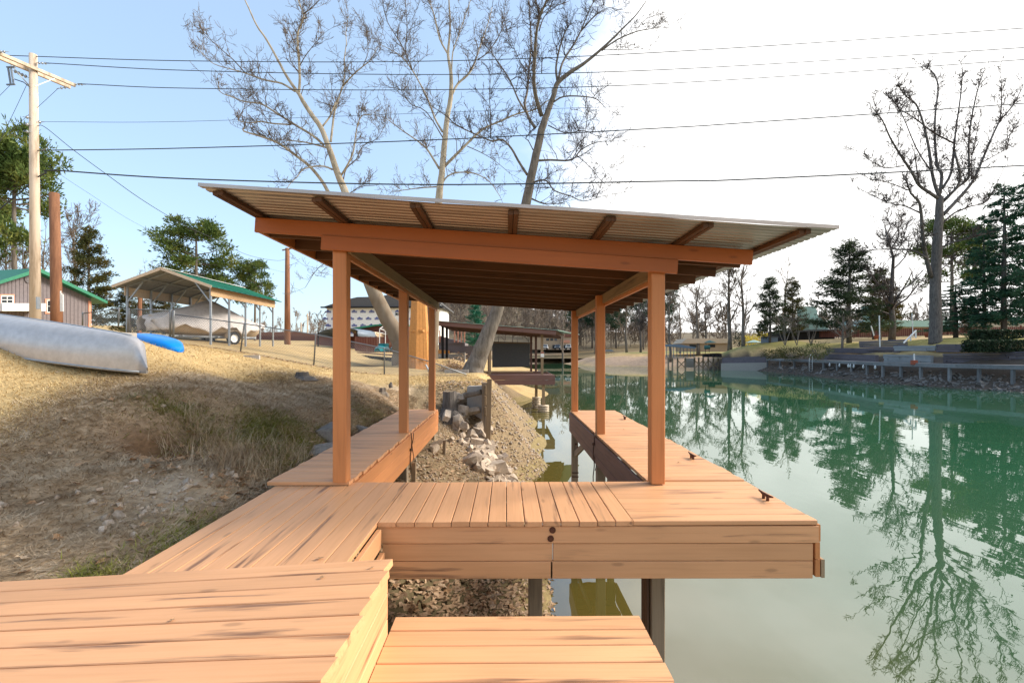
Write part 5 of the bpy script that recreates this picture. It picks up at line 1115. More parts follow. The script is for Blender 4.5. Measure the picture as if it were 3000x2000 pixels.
terrace('dark timber wall behind the left part of the far pier', 2417, 2570, 1035, 1040, 1056, 1060, 75, 60.5, M_['timberd'])
terrace('pale timber wall behind the red box on the far pier', 2591, 2731, 1038, 1041, 1062, 1066, 59, 53, M_['timberp'])
terrace('long dark broken timber wall at the right end of the far pier', 2763, 3060, 1036, 1027, 1066, 1074, 51.5, 45, M_['timberd'])
terrace('stacked dark timber steps, topmost on the far bank below the red pot', 2520, 2655, 1000, 993, 1018, 1022, 71, 60.5, M_['timberd'])
terrace('lower left row of the stacked timber steps on the far bank', 2422, 2640, 1019, 1020, 1034, 1034, 78, 61, M_['timberd'])
terrace('pale timber wall in front of the white handrail', 2621, 2744, 1013, 1012, 1028, 1028, 62, 55.5, M_['timberp'])
terrace('grey timber wall under the tall bare oak', 2746, 2858, 1008, 1008, 1031, 1031, 55.5, 51, M_['timberd'])
def pole(name, label, cat, x0, y0, x1, y1, Z, r, mat, extra=None):
    o = MB().tube([P(x0, y0, Z), P(x1, y1, Z)], r, 7).build(name, M_[mat], origin=P(x1, y1, Z)); tag(o, label, cat); return o
pole('white_pole', 'tall white pole in front of the red pot on the timber steps', 'pole', 2576, 924, 2578, 1016, 64, .07, 'white')
pole('white_pole', 'white pole rising behind the white handrail', 'pole', 2672, 918, 2675, 988, 70, .06, 'white')
pole('white_stake', 'short white stake leaning left beside the red pot', 'stake', 2552, 955, 2561, 984, 74, .08, 'white')
hr = thing('handrail', 'white timber handrail slanting up beside the terrace steps', 'handrail', P(2650, 1008, 60))
timber('rail', hr, P(2648, 1004, 59), P(2684, 968, 62), .14, .14, M_['white']); timber('post', hr, P(2683, 990, 62), P(2683, 967, 62), .14, .14, M_['white'], up=(0,-1,0)); timber('post', hr, P(2668, 998, 61), P(2668, 984, 61), .12, .12, M_['white'], up=(0,-1,0))
for px_, py_, Z_, lb in ((2567,993,74,'red clay pot on top of the timber steps'),(2716,988,66,'red clay pot left of the oak trunk')):
    q = P(px_, py_, Z_); o = MB().lathe([(.22,0),(.34,.45),(.38,.5),(.38,.6),(.30,.6)], q, 12).build('clay_pot', M_['terracotta'], origin=q, smooth=True); tag(o, lb, 'pot', 'red pots on the far lawn')
fd = thing('bird_feeder', 'white bird feeder post with small roof near the brown fence', 'bird feeder', P(2494, 997, 80)); timber('post', fd, P(2494, 997, 80), P(2494, 972, 80), .12, .12, M_['white'], up=(0,-1,0)); mb = MB(); q = P(2494, 972, 80); mb.lathe([(.42,0),(.40,.1),(.05,.4)], q, 4); mb.build('roof', M_['palegreen'], fd)
bf = thing('brown_fence', 'long brown board fence behind the far lawn', 'fence', P(2700, 985, 100)); A, B = P(2400,985,104), P(3100,985,92)
mb = MB()
for k in range(255):
    x = 2400 + k*2.75; yt = np.interp(x, [2400,2600,3100], [966,962,955]); q = face(rect(x, yt, x+2.3, 988), A, B, .04, .05*(k % 2)); mb.add(q.v, q.f)
mb.build('picket', M_['redbrown'], bf, kind='stuff')
for k in range(14):
    x = 2405 + k*53; yt = np.interp(x, [2400,2600,3100], [962,958,951]); face(rect(x, yt, x+4.5, 988), A, B, .2, .12).build('post', M_['redbrown'], bf); 
lh = thing('long_house', 'long pale house with whitish metal roof behind the brown fence', 'house', P(2700, 985, 116)); A, B = P(2500,985,116), P(2850,985,116)
face([(2520,955),(2800,957),(2800,985),(2520,985)], A, B, 8).build('wall', M_['tan'], lh); face([(2510,957),(2530,938),(2790,940),(2808,958)], A, B, 8, .6).build('roof', M_['palegreen'], lh); window(lh, 2600, 962, 2615, 972, A, B)
ph = thing('pale_house', 'pale wall of a house behind the spruces at the right edge', 'house', P(2950, 985, 112)); A, B = P(2850,985,112), P(3100,985,108)
face([(2895,941),(3100,938),(3100,980),(2895,980)], A, B, 6).build('wall', M_['tanlight'], ph); face([(2880,941),(2900,930),(3110,926),(3110,940)], A, B, 7, .5).build('roof', M_['greyboard'], ph); window(ph, 3020, 950, 3040, 962, A, B)
bn = thing('green_roof_barn', 'barn house with steep pale green metal roof behind the shrubs', 'barn', P(2370, 1000, 104)); A, B = P(2270,985,104), P(2450,985,104)
face(rect(2300, 968, 2445, 1003), A, B, 7).build('wall', M_['blackwood'], bn); face([(2336,931),(2400,931),(2425,968),(2340,972)], A, B, 1, .6).build('roof', M_['palegreen'], bn); face([(2350,897),(2394,897),(2404,932),(2354,931)], A, B, 1.5, -.6).build('roof', M_['palegreen'], bn); face([(2262,978),(2330,968),(2440,964),(2440,968),(2330,973)], A, B, 2, 1.2).build('eave', M_['shingle'], bn)
face([(2556,893),(2588,900),(2592,940),(2560,940)], P(2500,985,122), P(2600,985,122), 4).build('roof', M_['palegreen'], bn)
mb = MB()
for k in range(16): q = face([(2338+k*4,932),(2338.7+k*4,932),(2342+k*5,970),(2341+k*5,970)], A, B, .03, .64); mb.add(q.v, q.f)
mb.build('roof_rib', M_['palegreen'], bn, kind='stuff')
simple('grey_shed', 'small grey plank shed left of the barn', 'shed', 2265, 1012, 100, [('wall', rect(2251,988,2279,1013), 'slate', 3, 0), ('roof', [(2248,988),(2256,984),(2276,984),(2283,988)], 'shingle', 3.3, .2)])
# middle bank: seawall, trestle, canopy, low house
sw = thing('concrete_seawall', 'stained two tier concrete seawall at the end of the grey pier', 'seawall', P(2180, 1085, 92)); A, B = P(2105,1085,95), P(2250,1085,90)
face([(2112,1048),(2244,1043),(2244,1070),(2112,1070)], A, B, 1.5, -1.0).build('upper_tier', M_['timberd'], sw); face([(2112,1064),(2246,1062),(2246,1090),(2112,1089)], A, B, 1.2, 0).build('lower_tier', M_['concrete'], sw)
td = thing('trestle_dock', 'old timber trestle dock with crossed braces', 'dock', P(2035, 1078, 97)); A, B = P(1950,1078,98), P(2115,1078,96)
for k in range(4): timber('plank', td, P(1950, 1050, 97+k*.5), P(2115, 1049, 95.5+k*.5), .48, .09, M_['pile'])
pxs = [1958,1970,1985,2008,2035,2047,2060,2075,2090,2104]
for x in pxs: timber('piling', td, P(x, 1084, 97), P(x, 1046, 97), .26, .26, M_['pile'], up=(0,-1,0))
for a, c in ((1985,2008),(2035,2060),(2060,2075),(2075,2104)):
    timber('brace', td, P(a, 1078, 96.8), P(c, 1055, 96.8), .12, .16, M_['aged']); timber('brace', td, P(a, 1055, 96.7), P(c, 1078, 96.7), .12, .16, M_['aged'])
face(rect(2008, 1050, 2036, 1076), P(1950,1078,99), P(2115,1078,99), .6).build('block_wall', M_['concrete'], td)
for k in range(5): face(rect(2062+k*11, 1036, 2070.5+k*11, 1046), P(1950,1078,99), P(2115,1078,99), .8).build('bin', M_['blackwood'], td)
cd = thing('canopy_dock', 'blue grey flat canopy on thin posts over a distant dock', 'canopy', P(2000, 1044, 110)); A, B = P(1950,1044,110), P(2050,1044,108)
face([(1948,1009),(1990,1008),(2038,1017),(2038,1021),(1948,1014)], A, B, 5).build('roof', M_['slate'], cd)
for k in range(9): timber('post', cd, P(1953+k*10, 1046, 110-(k%2)*.0+ (k%2)*4), P(1953+k*10, 1013+k*.6, 110+(k%2)*4), .13, .13, M_['slate'], up=(0,-1,0))
simple('low_house', 'long low house with pale brown roof behind the trestle dock', 'house', 2065, 1025, 125, [('wall', rect(2002,1004,2135,1030), 'tanwall', 6, 0), ('roof', [(1994,1006),(2008,992),(2128,991),(2142,1005)], 'tanlight', 7, .6), ('window', rect(2020,1009,2040,1017), 'darkglass', .1, .1), ('window', rect(2075,1009,2095,1017), 'darkglass', .1, .1)])
um = thing('umbrella', 'dark green patio umbrella above the trestle dock', 'umbrella', P(2080, 1035, 100)); q = P(2080, 1004, 100); mb = MB(); mb.lathe([(1.25,0),(1.2,.1),(.1,.55)], q, 8); mb.build('canopy', M_['canopy'], um); mb = MB(); mb.tube([P(2066,1036,100), q + Vector((-.8,0,.2))], .05, 6); mb.build('pole', M_['blackwood'], um)
gr = thing('smoker_grill', 'dark round barrel grill on legs below the umbrella', 'grill', P(2072, 1032, 99)); q = P(2072, 1017, 99); mb = MB(); mb.tube([q - Vector((.55,0,0)), q - Vector((.5,0,0)), q + Vector((.5,0,0)), q + Vector((.55,0,0))], [.2,.42,.42,.2], 10); mb.build('barrel', M_['canopy'], gr, True)
for dx in (-.4, .4): mb = MB(); mb.beam(q + Vector((dx,0,-.3)), q + Vector((dx,0,-1.1)), .07, .07); mb.build('leg', M_['blackwood'], gr)
ga = thing('garden_canopy', 'pale canopy on thin slanting poles left of the yellow bush', 'canopy', P(2205, 1020, 106)); q = P(2208, 1003, 106); mb = MB(); mb.lathe([(1.75,-.06),(1.75,0),(.2,.55)], q, 8); mb.build('canopy', M_['palegreen'], ga)
for dx, dy in ((-1.4,.3),(-.5,0),(.6,.2),(1.4,0)): mb = MB(); mb.tube([q + Vector((dx,0,0)), q + Vector((dx+dy,0,-1.9))], .045, 5); mb.build('pole', M_['white'], ga)
sd_ = thing('small_boat_shed', 'tiny roofed boat dock at the head of the cove', 'boathouse', P(1782, 1048, 145)); A, B = P(1700,1048,145), P(1850,1048,145)
face([(1764,1029),(1770,1024),(1792,1024),(1800,1029)], A, B, 3, .2).build('roof', M_['slate'], sd_)
for x in (1767,1775,1783,1791,1798): face(rect(x, 1029, x+1.2, 1048), A, B, .12).build('post', M_['pile'], sd_)
# tan apartment house and cars at the head of the cove
th = thing('tan_house', 'two storey tan house with brown roof and orange balcony at the head of the cove', 'house', P(1620, 1022, 172)); A, B = P(1560,1022,172), P(1700,1022,172)
face(rect(1560, 982, 1642, 1024), A, B, 9).build('wall', M_['tanwall'], th); face([(1552,984),(1580,966),(1640,966),(1650,984)], A, B, 10, .8).build('roof', M_['shingle'], th); face(rect(1642, 978, 1690, 1024), A, B, 9, .6).build('wall', M_['tanlight'], th); face([(1634,988),(1650,970),(1690,968),(1696,986)], A, B, 9, 1.6).build('roof', M_['rustroof'], th)
for x in (1600, 1612, 1624): window(th, x, 991, x+9, 998, A, B, 'darkglass', None, 2, 1)
face(rect(1640, 996, 1668, 1004), A, B, .3, 1.6).build('balcony', M_['salmon'], th)
for x in (1596, 1618, 1648): face(rect(x, 1010, x+10, 1021), A, B, .1, .7).build('door', M_['darkglass'], th)
def car(px, py, Z, mat, label):
    b_ = P(px, py, Z); r_ = thing('parked_car', label, 'car', b_, 'cars parked by the tan house'); w_ = 1.0
    mb = MB(); mb.prism([b_ + Vector((-w_, 0, .35)), b_ + Vector((w_, 0, .35)), b_ + Vector((w_, 0, .95)), b_ + Vector((w_*.95, 0, 1.1)), b_ + Vector((-w_*.95, 0, 1.1)), b_ + Vector((-w_, 0, .95))], (.6, 4.4, 0)); mb.build('body', M_[mat], r_)
    mb = MB(); mb.prism([b_ + Vector((-w_*.9+.2, 1.5, 1.1)), b_ + Vector((w_*.9+.2, 1.5, 1.1)), b_ + Vector((w_*.72+.25, 1.9, 1.75)), b_ + Vector((-w_*.72+.25, 1.9, 1.75))], (.25, 2.0, 0)); mb.build('cabin', M_[mat], r_)
    mb = MB(); mb.prism([b_ + Vector((-w_*.78+.2, 1.48, 1.14)), b_ + Vector((w_*.78+.2, 1.48, 1.14)), b_ + Vector((w_*.62+.25, 1.84, 1.68)), b_ + Vector((-w_*.62+.25, 1.84, 1.68))], (0, .04, 0)); mb.build('windscreen', M_['darkglass'], r_)
    mb = MB(); mb.box(tuple(b_ + Vector((-.7, -.05, .5))), tuple(b_ + Vector((.7, .02, .8)))); mb.build('grille', M_['blackwood'], r_)
    for sx_ in (-.75, .75):
        mb = MB(); mb.tube([b_ + Vector((sx_, -.02, .33)), b_ + Vector((sx_, .25, .33))], .33, 10); mb.build('wheel', M_['rubber'], r_); mb = MB(); mb.box(tuple(b_ + Vector((sx_-.2, -.06, .78))), tuple(b_ + Vector((sx_+.2, .0, .95)))); mb.build('headlight', M_['white'], r_)
for px_, mt, lb in ((1596, 'white', 'white car parked left of the bare trunk by the tan house'), (1633, 'slate', 'silver blue pickup parked below the balcony of the tan house'), (1665, 'white', 'white car parked beside the orange post, rightmost by the tan house')): car(px_, 1024, 160, mt, lb)
# hill and woods
def hillz(x, y):
    return np.maximum(0, np.clip((y-170)/120, 0, 1) * (4 + 30*np.exp(-((x+20)/62)**2) + 9*np.exp(-((x-130)/80)**2) + 8*np.exp(-((x+170)/90)**2))) + .0
hx, hy = np.meshgrid(np.linspace(-500, 600, 111), np.linspace(150, 460, 32)); hz_ = hillz(hx, hy) - .6 + 1.0*(hy > 160); hv = np.stack([hx.ravel(), hy.ravel(), hz_.ravel()], 1)
ii = (np.arange(31)[:, None]*111 + np.arange(110)[None, :]).ravel(); M_['hill'] = noisy('leaf_strewn_hill', (.11,.088,.055), (.19,.15,.095), scale=.15, rough=.95, bump=0)
mobj('hill', np_mesh('hill', hv, np.stack([ii, ii+1, ii+112, ii+111], 1), M_['hill'], True), kind='structure')
def woods(name, label, spots, mats, seed, hr=(9, 15), protos=None):
    """many distant bare trees merged into one mass per material"""
    g = random.Random(seed)
    for mi, mat in enumerate(mats):
        VV, FF, base = [], [], 0; src = []
        for pm in protos:
            for me_ in pm:
                v = np.empty(len(me_.vertices)*3, np.float32); me_.vertices.foreach_get('co', v); f = [tuple(p_.vertices) for p_ in me_.polygons if len(p_.vertices) == 4]; src.append((v.reshape(-1, 3), np.array(f)))
        for si, (x, y, z) in enumerate(spots):
            if si % len(mats) != mi: continue
            k = g.randrange(len(protos)); s_ = g.uniform(*hr)/10; a = g.uniform(0, 6.28); c_, s2 = math.cos(a), math.sin(a); Rm = np.array(((c_,-s2,0),(s2,c_,0),(0,0,1.0)))*s_
            for v, f in (src[2*k], src[2*k+1]): VV.append(v @ Rm.T + np.array((x, y, z))); FF.append(f + base); base += len(v)
        o = mobj(name, np_mesh(name, np.concatenate(VV), np.concatenate(FF), M_[mat]), kind='stuff'); tag(o, label + (' (paler trees)' if mi else ''))
fp = [bare_meshes(200+i, 'round', 'twigp', 'bark', .75, 4, .5, .045, 2, .55) for i in range(4)]
g = random.Random(9)
sp_ = [(x, y, float(hillz(np.array(x), np.array(y)))) for x, y in ((g.uniform(-75, 70), g.uniform(180, 300)) for _ in range(620))]
woods('woods', 'bare brown woods covering the hill at the head of the cove', sp_, ['twig', 'twigp'], 1, (9, 14), fp)
sp_ = [(x, y, float(hillz(np.array(x), np.array(y)))) for x, y in ((g.uniform(75, 290), g.uniform(150, 240)) for _ in range(150))]
woods('woods', 'bare woods beyond the houses on the far right bank', sp_, ['twig'], 2, (13, 20), fp)
sp_ = [(x, y, 1.5) for x, y in ((g.uniform(-150, -36), g.uniform(110, 190)) for _ in range(110))]
woods('woods', 'bare woods beyond the low sheds on the left', sp_, ['twigp'], 3, (7, 11), fp)
# single trees across the water
G2 = 'bare trees on the far bank'
for i, (px_, yt, yb, Z, hw, kd, lb) in enumerate(((1836,835,1022,150,50,bar,'bare tree right of the orange middle post above the cove'),(1877,815,1022,140,45,bad,'dark bare tree just left of the front right post'),(1965,800,1022,120,60,bar,'bare tree just right of the front right post'),(1992,860,1022,135,40,bap,'slim pale bare tree behind the canopy dock'),
    (2046,790,1012,125,70,bar,'bare tree behind the low house with pale brown roof'),(2070,830,1012,140,45,bad,'thin dark bare tree right of the low house chimney end'),(2138,715,1016,105,85,bar,'large bare tree with forked trunk near the garden canopy'),(2178,700,1016,102,70,bap,'large pale bare tree beside the garden canopy'),
    (2300,770,990,112,70,bap,'faint bare tree behind the cedars and the barn'),(2612,610,992,78,115,bad,'broad bare tree left of the tall oak on the far lawn'),(2560,800,990,95,50,bad,'thin bare tree between the broad bare tree and the dark cedar'),(1745,860,1010,165,40,bar,'bare tree over the cove between the right posts'),(1650,870,1015,150,40,bap,'pale bare tree in front of the tan house'),(1345,850,1010,90,45,bad,'dark bare tree beyond the boathouse roof left of the leaning trunk'))):
    tree_px(kd(i % 3), 'bare_tree', lb, px_, yt, yb, Z, hw, G2, natural_hw=2.4)
G3 = 'evergreens on the far bank'
for i, (px_, yt, yb, Z, hw, pm, nh, lb) in enumerate(((2488,702,990,80,108,cdd(0),2.3,'big dark cedar in front of the barn on the far bank'),(2578,782,985,92,70,ced(0),2.3,'paler cedar right of the big dark one'),(2255,808,1000,100,52,cdd(1),2.3,'dark cedar left of the barn'),(2322,812,1000,103,46,ced(1),2.3,'olive cedar just left of the barn roof'),
    (2942,528,985,62,130,spr(0),2.9,'tall dark spruce at the right edge'),(2884,620,985,64,95,spr(1),2.9,'second spruce left of the tall one at the right edge'),(3035,480,990,60,130,spr(2),2.9,'spruce cut off by the right edge'),(2800,830,990,66,110,spr(1),2.9,'low spreading spruce right of the oak trunk'),(2790,640,985,105,75,lob(1),2.7,'olive pine far behind the oak trunk'))):
    tree_px(pm, 'cedar_tree' if nh == 2.3 else ('pine_tree' if nh == 2.7 else 'spruce_tree'), lb, px_, yt, yb, Z, hw, G3, natural_hw=nh)
for i, (px_, yt, yb, Z, hw, lb) in enumerate(((1735,858,1012,185,45,'green pine at the cove head between the two far right posts'),(1772,848,1012,180,50,'tallest green pine at the cove head'),(1700,880,1012,190,40,'green pine half hidden by the rear right post'),(1805,880,1010,186,40,'green pine left of the front right post'),(1885,850,1008,170,35,'green pine crown beside the front right post'),(1940,840,1008,175,40,'pine crown behind the bare trees right of the front post'))):
    tree_px(proto('lobb', 'loblolly', 58, M_['pineb'], M_['bark']), 'pine_tree', lb, px_, yt, yb, Z, hw, 'pines at the head of the cove', natural_hw=2.7)
def bush(name, label, px, py, Z, w_, h_, mat, seed, n_=1500, lf=.16, group=None, cat='shrub', box=False):
    b_ = P(px, py, Z); ng = np.random.RandomState(seed); d = ng.normal(size=(n_, 3)); d /= np.linalg.norm(d, axis=1, keepdims=True); r_ = ng.uniform(.55, 1.0, (n_, 1)) * (1 + .22*np.sin(d[:, :1]*5 + seed) * np.cos(d[:, 1:2]*4 + d[:, 2:]*6))
    if box: q = ng.uniform(-1, 1, (n_, 3)); k_ = ng.randint(0, 3, n_); q[np.arange(n_), k_] = np.sign(q[np.arange(n_), k_]) * ng.uniform(.55, 1.03, n_); pts = q * np.array((w_/2, w_*.12, h_/2)) + np.array((0, 0, h_/2))
    else: pts = d * r_ * np.array((w_/2, w_/2*.8, h_*.62)) + np.array((0, 0, h_*.42))
    V, Fc = leaf_quads(pts, lf, ng); rt = thing(name, label, cat, b_, group); mobj('foliage', np_mesh('foliage', V, Fc, M_[mat]), rt, WM[rt].copy())
    mb = MB(); g = random.Random(seed)
    for k in range(5): a = g.uniform(0, 6.28); mb.tube([b_ + Vector((0,0,-.2)), b_ + Vector((math.cos(a)*w_*.2, math.sin(a)*w_*.15, h_*.5))], .04, 4)
    mb.build('stem', M_['bark'], rt); return rt
bush('forsythia_bush', 'bright yellow flowering bush behind the garden canopy', 2232, 1014, 122, 6.5, 3.6, 'yellow', 1, 1600, .3)
bush('forsythia_bush', 'smaller yellow bush left of the bright one', 2190, 1012, 124, 4.0, 2.6, 'yellow', 2, 900, .3)
bush('round_shrub', 'round clipped green shrub at the left end of the timber walls', 2395, 1046, 72, 4.4, 2.3, 'shrub', 3, 1500, .2)
bush('bank_shrub', 'scrubby brown green shrub on the bank left of the round one', 2320, 1050, 80, 5.5, 2.0, 'cedar', 4, 1500, .22); bush('bank_shrub', 'low scrub above the concrete seawall', 2268, 1050, 88, 5.0, 1.8, 'cedar', 5, 1300, .22)
bush('hedge', 'dark clipped hedge at the right edge, upper row', 2960, 998, 51, 7.5, 1.15, 'hedge', 6, 9000, .24, None, 'hedge', True); bush('hedge', 'dark clipped hedge at the right edge, lower row', 2960, 1030, 48, 8.2, 1.15, 'hedge', 7, 9000, .24, None, 'hedge', True)
bush('laurel_bush', 'dark green bush beside the forked bare tree', 2165, 1014, 108, 3.2, 3.4, 'hedge', 8, 900, .25)
tree_px(proto('sap', 110, 'round', 'twigp', 'bark', .9, 5, .5, .02, 2), 'sapling', 'small budding tree with a plain trunk left of the timber steps', 2467, 895, 1012, 76, 50, None, natural_hw=2.4)
for i, (px_, lb) in enumerate(((2300,'multi stemmed pale shrub left of the barn wall'),(2335,'multi stemmed pale shrub before the barn wall'),(2375,'multi stemmed pale shrub right of the barn wall'))):
    b_ = P(px_, 1012, 84); rt = thing('bare_shrub', lb, 'shrub', b_, 'bare shrubs before the barn'); bag = TubeBag(); g = random.Random(300+i); mb = MB()
    for k in range(6):
        a = g.uniform(0, 6.28); d = unit((math.cos(a)*.35, math.sin(a)*.3, 1)); e = b_ + Vector(d)*g.uniform(2.2, 3.4); mb.tube([b_, b_.lerp(e, .5) + Vector((g.gauss(0,.1), 0, 0)), e], [.06,.045,.03], 5); grow(bag, tuple(e), d, 2.2, .03, 2, g, .05, .2, .015, (4, 6), .7)
    mb.build('stem', M_['twigp'], rt); mobj('twigs', bag.mesh('twigs', M_['twigp'], 3, b_), rt, WM[rt].copy(), 'stuff')
tree_px(proto('grn', 'cedar', 120, M_['green'], M_['bark']), 'young_tree', 'small tree in fresh yellow green leaf beyond the boathouse roof', 1392, 880, 1010, 95, 45, None, natural_hw=2.3)

# ------------------------------------------------------------------ ground detail
import bmesh
M_['stone'] = noisy('pale_rubble', (.34,.265,.20), (.58,.48,.38), scale=5, rough=.9, bump=.3, rand=True)
M_['rock'] = noisy('grey_rock', (.15,.13,.11), (.34,.30,.26), scale=6, rough=.9, bump=.5, rand=True)
M_['darkrock'] = noisy('shore_rock', (.08,.07,.065), (.26,.24,.22), scale=5, rough=.9, bump=.4, rand=True)
M_['leaf'] = noisy('dry_leaf', (.22,.12,.06), (.48,.30,.16), scale=7, rough=.8, bump=0, rand=True)
M_['leafpale'] = noisy('pale_dry_leaf', (.42,.30,.19), (.60,.47,.33), scale=7, rough=.8, bump=0, rand=True)
M_['leafstuff'] = noisy('leaf_litter', (.16,.085,.045), (.46,.31,.19), scale=9, rough=.85, bump=0, c3=(.58,.45,.33))
M_['drygrass'] = noisy('dormant_grass', (.42,.285,.12), (.58,.42,.20), scale=2.2, rough=.9, bump=0, c3=(.68,.53,.29), detail=9)
M_['matted'] = noisy('matted_grass', (.32,.225,.14), (.54,.41,.27), scale=3.5, rough=.9, bump=0, c3=(.68,.55,.39), detail=9)
M_['greengrass'] = noisy('green_tuft', (.10,.14,.015), (.26,.27,.04), scale=5, rough=.8, bump=0, c3=(.40,.38,.09))
def chunk(seed, n=14, sq=.75):
    g = random.Random(seed); bm2 = bmesh.new()
    for _ in range(n): bm2.verts.new((g.uniform(-1, 1)*.5, g.uniform(-1, 1)*.5*g.uniform(.6, 1), g.uniform(-1, 1)*.5*sq))
    r_ = bmesh.ops.convex_hull(bm2, input=bm2.verts); bmesh.ops.delete(bm2, geom=[v for v in bm2.verts if not v.link_faces], context='VERTS'); bmesh.ops.recalc_face_normals(bm2, faces=bm2.faces)
    me = bpy.data.meshes.new('stone'); bm2.to_mesh(me); bm2.free(); return me
def slab(seed):
    g = random.Random(seed); mb = MB(); a, b, c = .5, g.uniform(.28, .42), g.uniform(.16, .24); j = lambda: g.uniform(-.07, .07)
    mb.box((-a,-b,-c),(a,b,c)); mb.v = [(x+j(), y+j(), z+j()) for x, y, z in mb.v]; return mb.mesh('stone', None)
def mset(mats, n, f):
    o = []
    for mt in mats:
        for k in range(n): me = f(k); me.materials.append(M_[mt]); o.append(me)
    return o
RUB = mset(['stone'], 7, lambda k: chunk(400+k, 20, .85)) + mset(['stone'], 6, lambda k: slab(420+k)); ROC = mset(['darkrock'], 7, lambda k: chunk(440+k, 18, .7))
g = random.Random(21)
def put(me, name, x, y, s_, dz=.25, parent=ground, tilt=.7, z=None, flat=1.0):
    zz = (Hz(x, y) if z is None else z) + s_*dz
    M = Matrix.Translation((x, y, zz)) @ Matrix.Rotation(g.uniform(0, 6.28), 4, 'Z') @ Matrix.Rotation(g.uniform(-tilt, tilt), 4, 'X') @ Matrix.Rotation(g.uniform(-tilt, tilt), 4, 'Y') @ Matrix.Diagonal((s_, s_*g.uniform(.75, 1.1), s_*flat, 1))
    return link(bpy.data.objects.new(name, me), parent, M)
for k in range(158):                                               # rubble spilling down from the old wall
    f_ = g.random()**.8; x = -1.42 + f_*1.35 + g.gauss(0, .30) + .12; y = 14.25 - f_*3.4 + g.gauss(0, .36); s_ = g.uniform(.18, .42) * (1.0 if f_ < .6 else .85)
    put(g.choice(RUB), 'stone', x, y, s_, .28 if f_ > .25 else .5 + g.random()*.5)
for x, y, s_ in ((-.32,11.6,.62),(-.05,11.9,.45),(-.75,11.2,.5),(-.85,10.9,.42),(.15,10.4,.34),(.35,10.6,.30),(.42,9.9,.28),(-1.55,10.5,.3),(-1.5,10.1,.28),(.55,11.4,.33)): put(g.choice(RUB), 'stone', x, y, s_, .25, tilt=.4)
for k in range(34): put(g.choice(RUB), 'stone', -3.3 + g.gauss(0, .32), 4.75 + g.gauss(0, .5), g.uniform(.03, .095), .15)
for k in range(12): put(g.choice(RUB), 'stone', g.uniform(-4.6, -3.0), g.uniform(3.4, 4.6), g.uniform(.035, .085), .18)
def at_u(px, du):
    Z_ = pz_(px); q = pp_(px); return q.x + du, q.y
for k in range(78):
    px_ = g.uniform(2250, 3010); x, y = at_u(px_, g.uniform(-1.3, .9)); put(g.choice(ROC), 'stone', x, y, g.uniform(.35, 1.0) * (1 if px_ > 2500 else 1.25), .05, flat=.6)
def scatter_stones(name, n, fxy, smin, smax, mat, seed):
    ng = np.random.RandomState(seed); xy = np.array([fxy(ng) for _ in range(n)]); xy = xy[(np.sin(xy[:, 0]*4.1+seed+np.sin(xy[:, 1]*2.3)*2) * np.sin(xy[:, 1]*3.3+xy[:, 0]) + ng.uniform(-.7, .7, n)) > -.05]; n = len(xy); z = terr(xy[:, 0], xy[:, 1]) + bump2(xy[:, 0], xy[:, 1]); s_ = ng.uniform(smin, smax, n)
    d = ng.normal(size=(n, 6, 3)); d /= np.linalg.norm(d, axis=2, keepdims=True); base = np.array([(1,0,0),(-1,0,0),(0,1,0),(0,-1,0),(0,0,.8),(0,0,-.8)], float); v = (base[None] + d*.35) * s_[:, None, None] * .5; c_, s2 = np.cos(xy[:, 0]*99), np.sin(xy[:, 0]*99)
    vx = v[:, :, 0]*c_[:, None] - v[:, :, 1]*s2[:, None]; vy = v[:, :, 0]*s2[:, None] + v[:, :, 1]*c_[:, None]; V = np.stack([vx + xy[:, :1], vy + xy[:, 1:], v[:, :, 2] + z[:, None] + s_[:, None]*.15], 2).reshape(-1, 3)
    tri = np.array([(0,2,4),(2,1,4),(1,3,4),(3,0,4),(2,0,5),(1,2,5),(3,1,5),(0,3,5)]); Fc = (np.arange(n)[:, None, None]*6 + tri[None]).reshape(-1, 3)
    return tag(mobj(name, np_mesh(name, V, Fc, M_[mat]), kind='stuff'), None)
o = scatter_stones('gravel', 3600, lambda r_: (r_.uniform(-1.9, 1.25), r_.uniform(7.6, 16.5)), .015, .085, 'stone', 31); tag(o, 'gravel and broken stone chips on the slope inside the slip')
o = scatter_stones('gravel', 450, lambda r_: (-3.3 + r_.normal()*.3, 4.75 + r_.normal()*.4), .01, .045, 'stone', 32); tag(o, 'pale gravel patch in the gully beside the left walkway')
o = scatter_stones('gravel', 1500, lambda r_: at_u(r_.uniform(2240, 3050), r_.uniform(-1.6, 1.2)), .12, .4, 'darkrock', 33); tag(o, 'dark stones along the waterline under the far pier')
o = scatter_stones('gravel', 900, lambda r_: (r_.uniform(-.6, 1.35), 12.5 + 17*r_.uniform()**1.3), .04, .17, 'stone', 34); tag(o, 'stones along the near shore towards the boathouse')
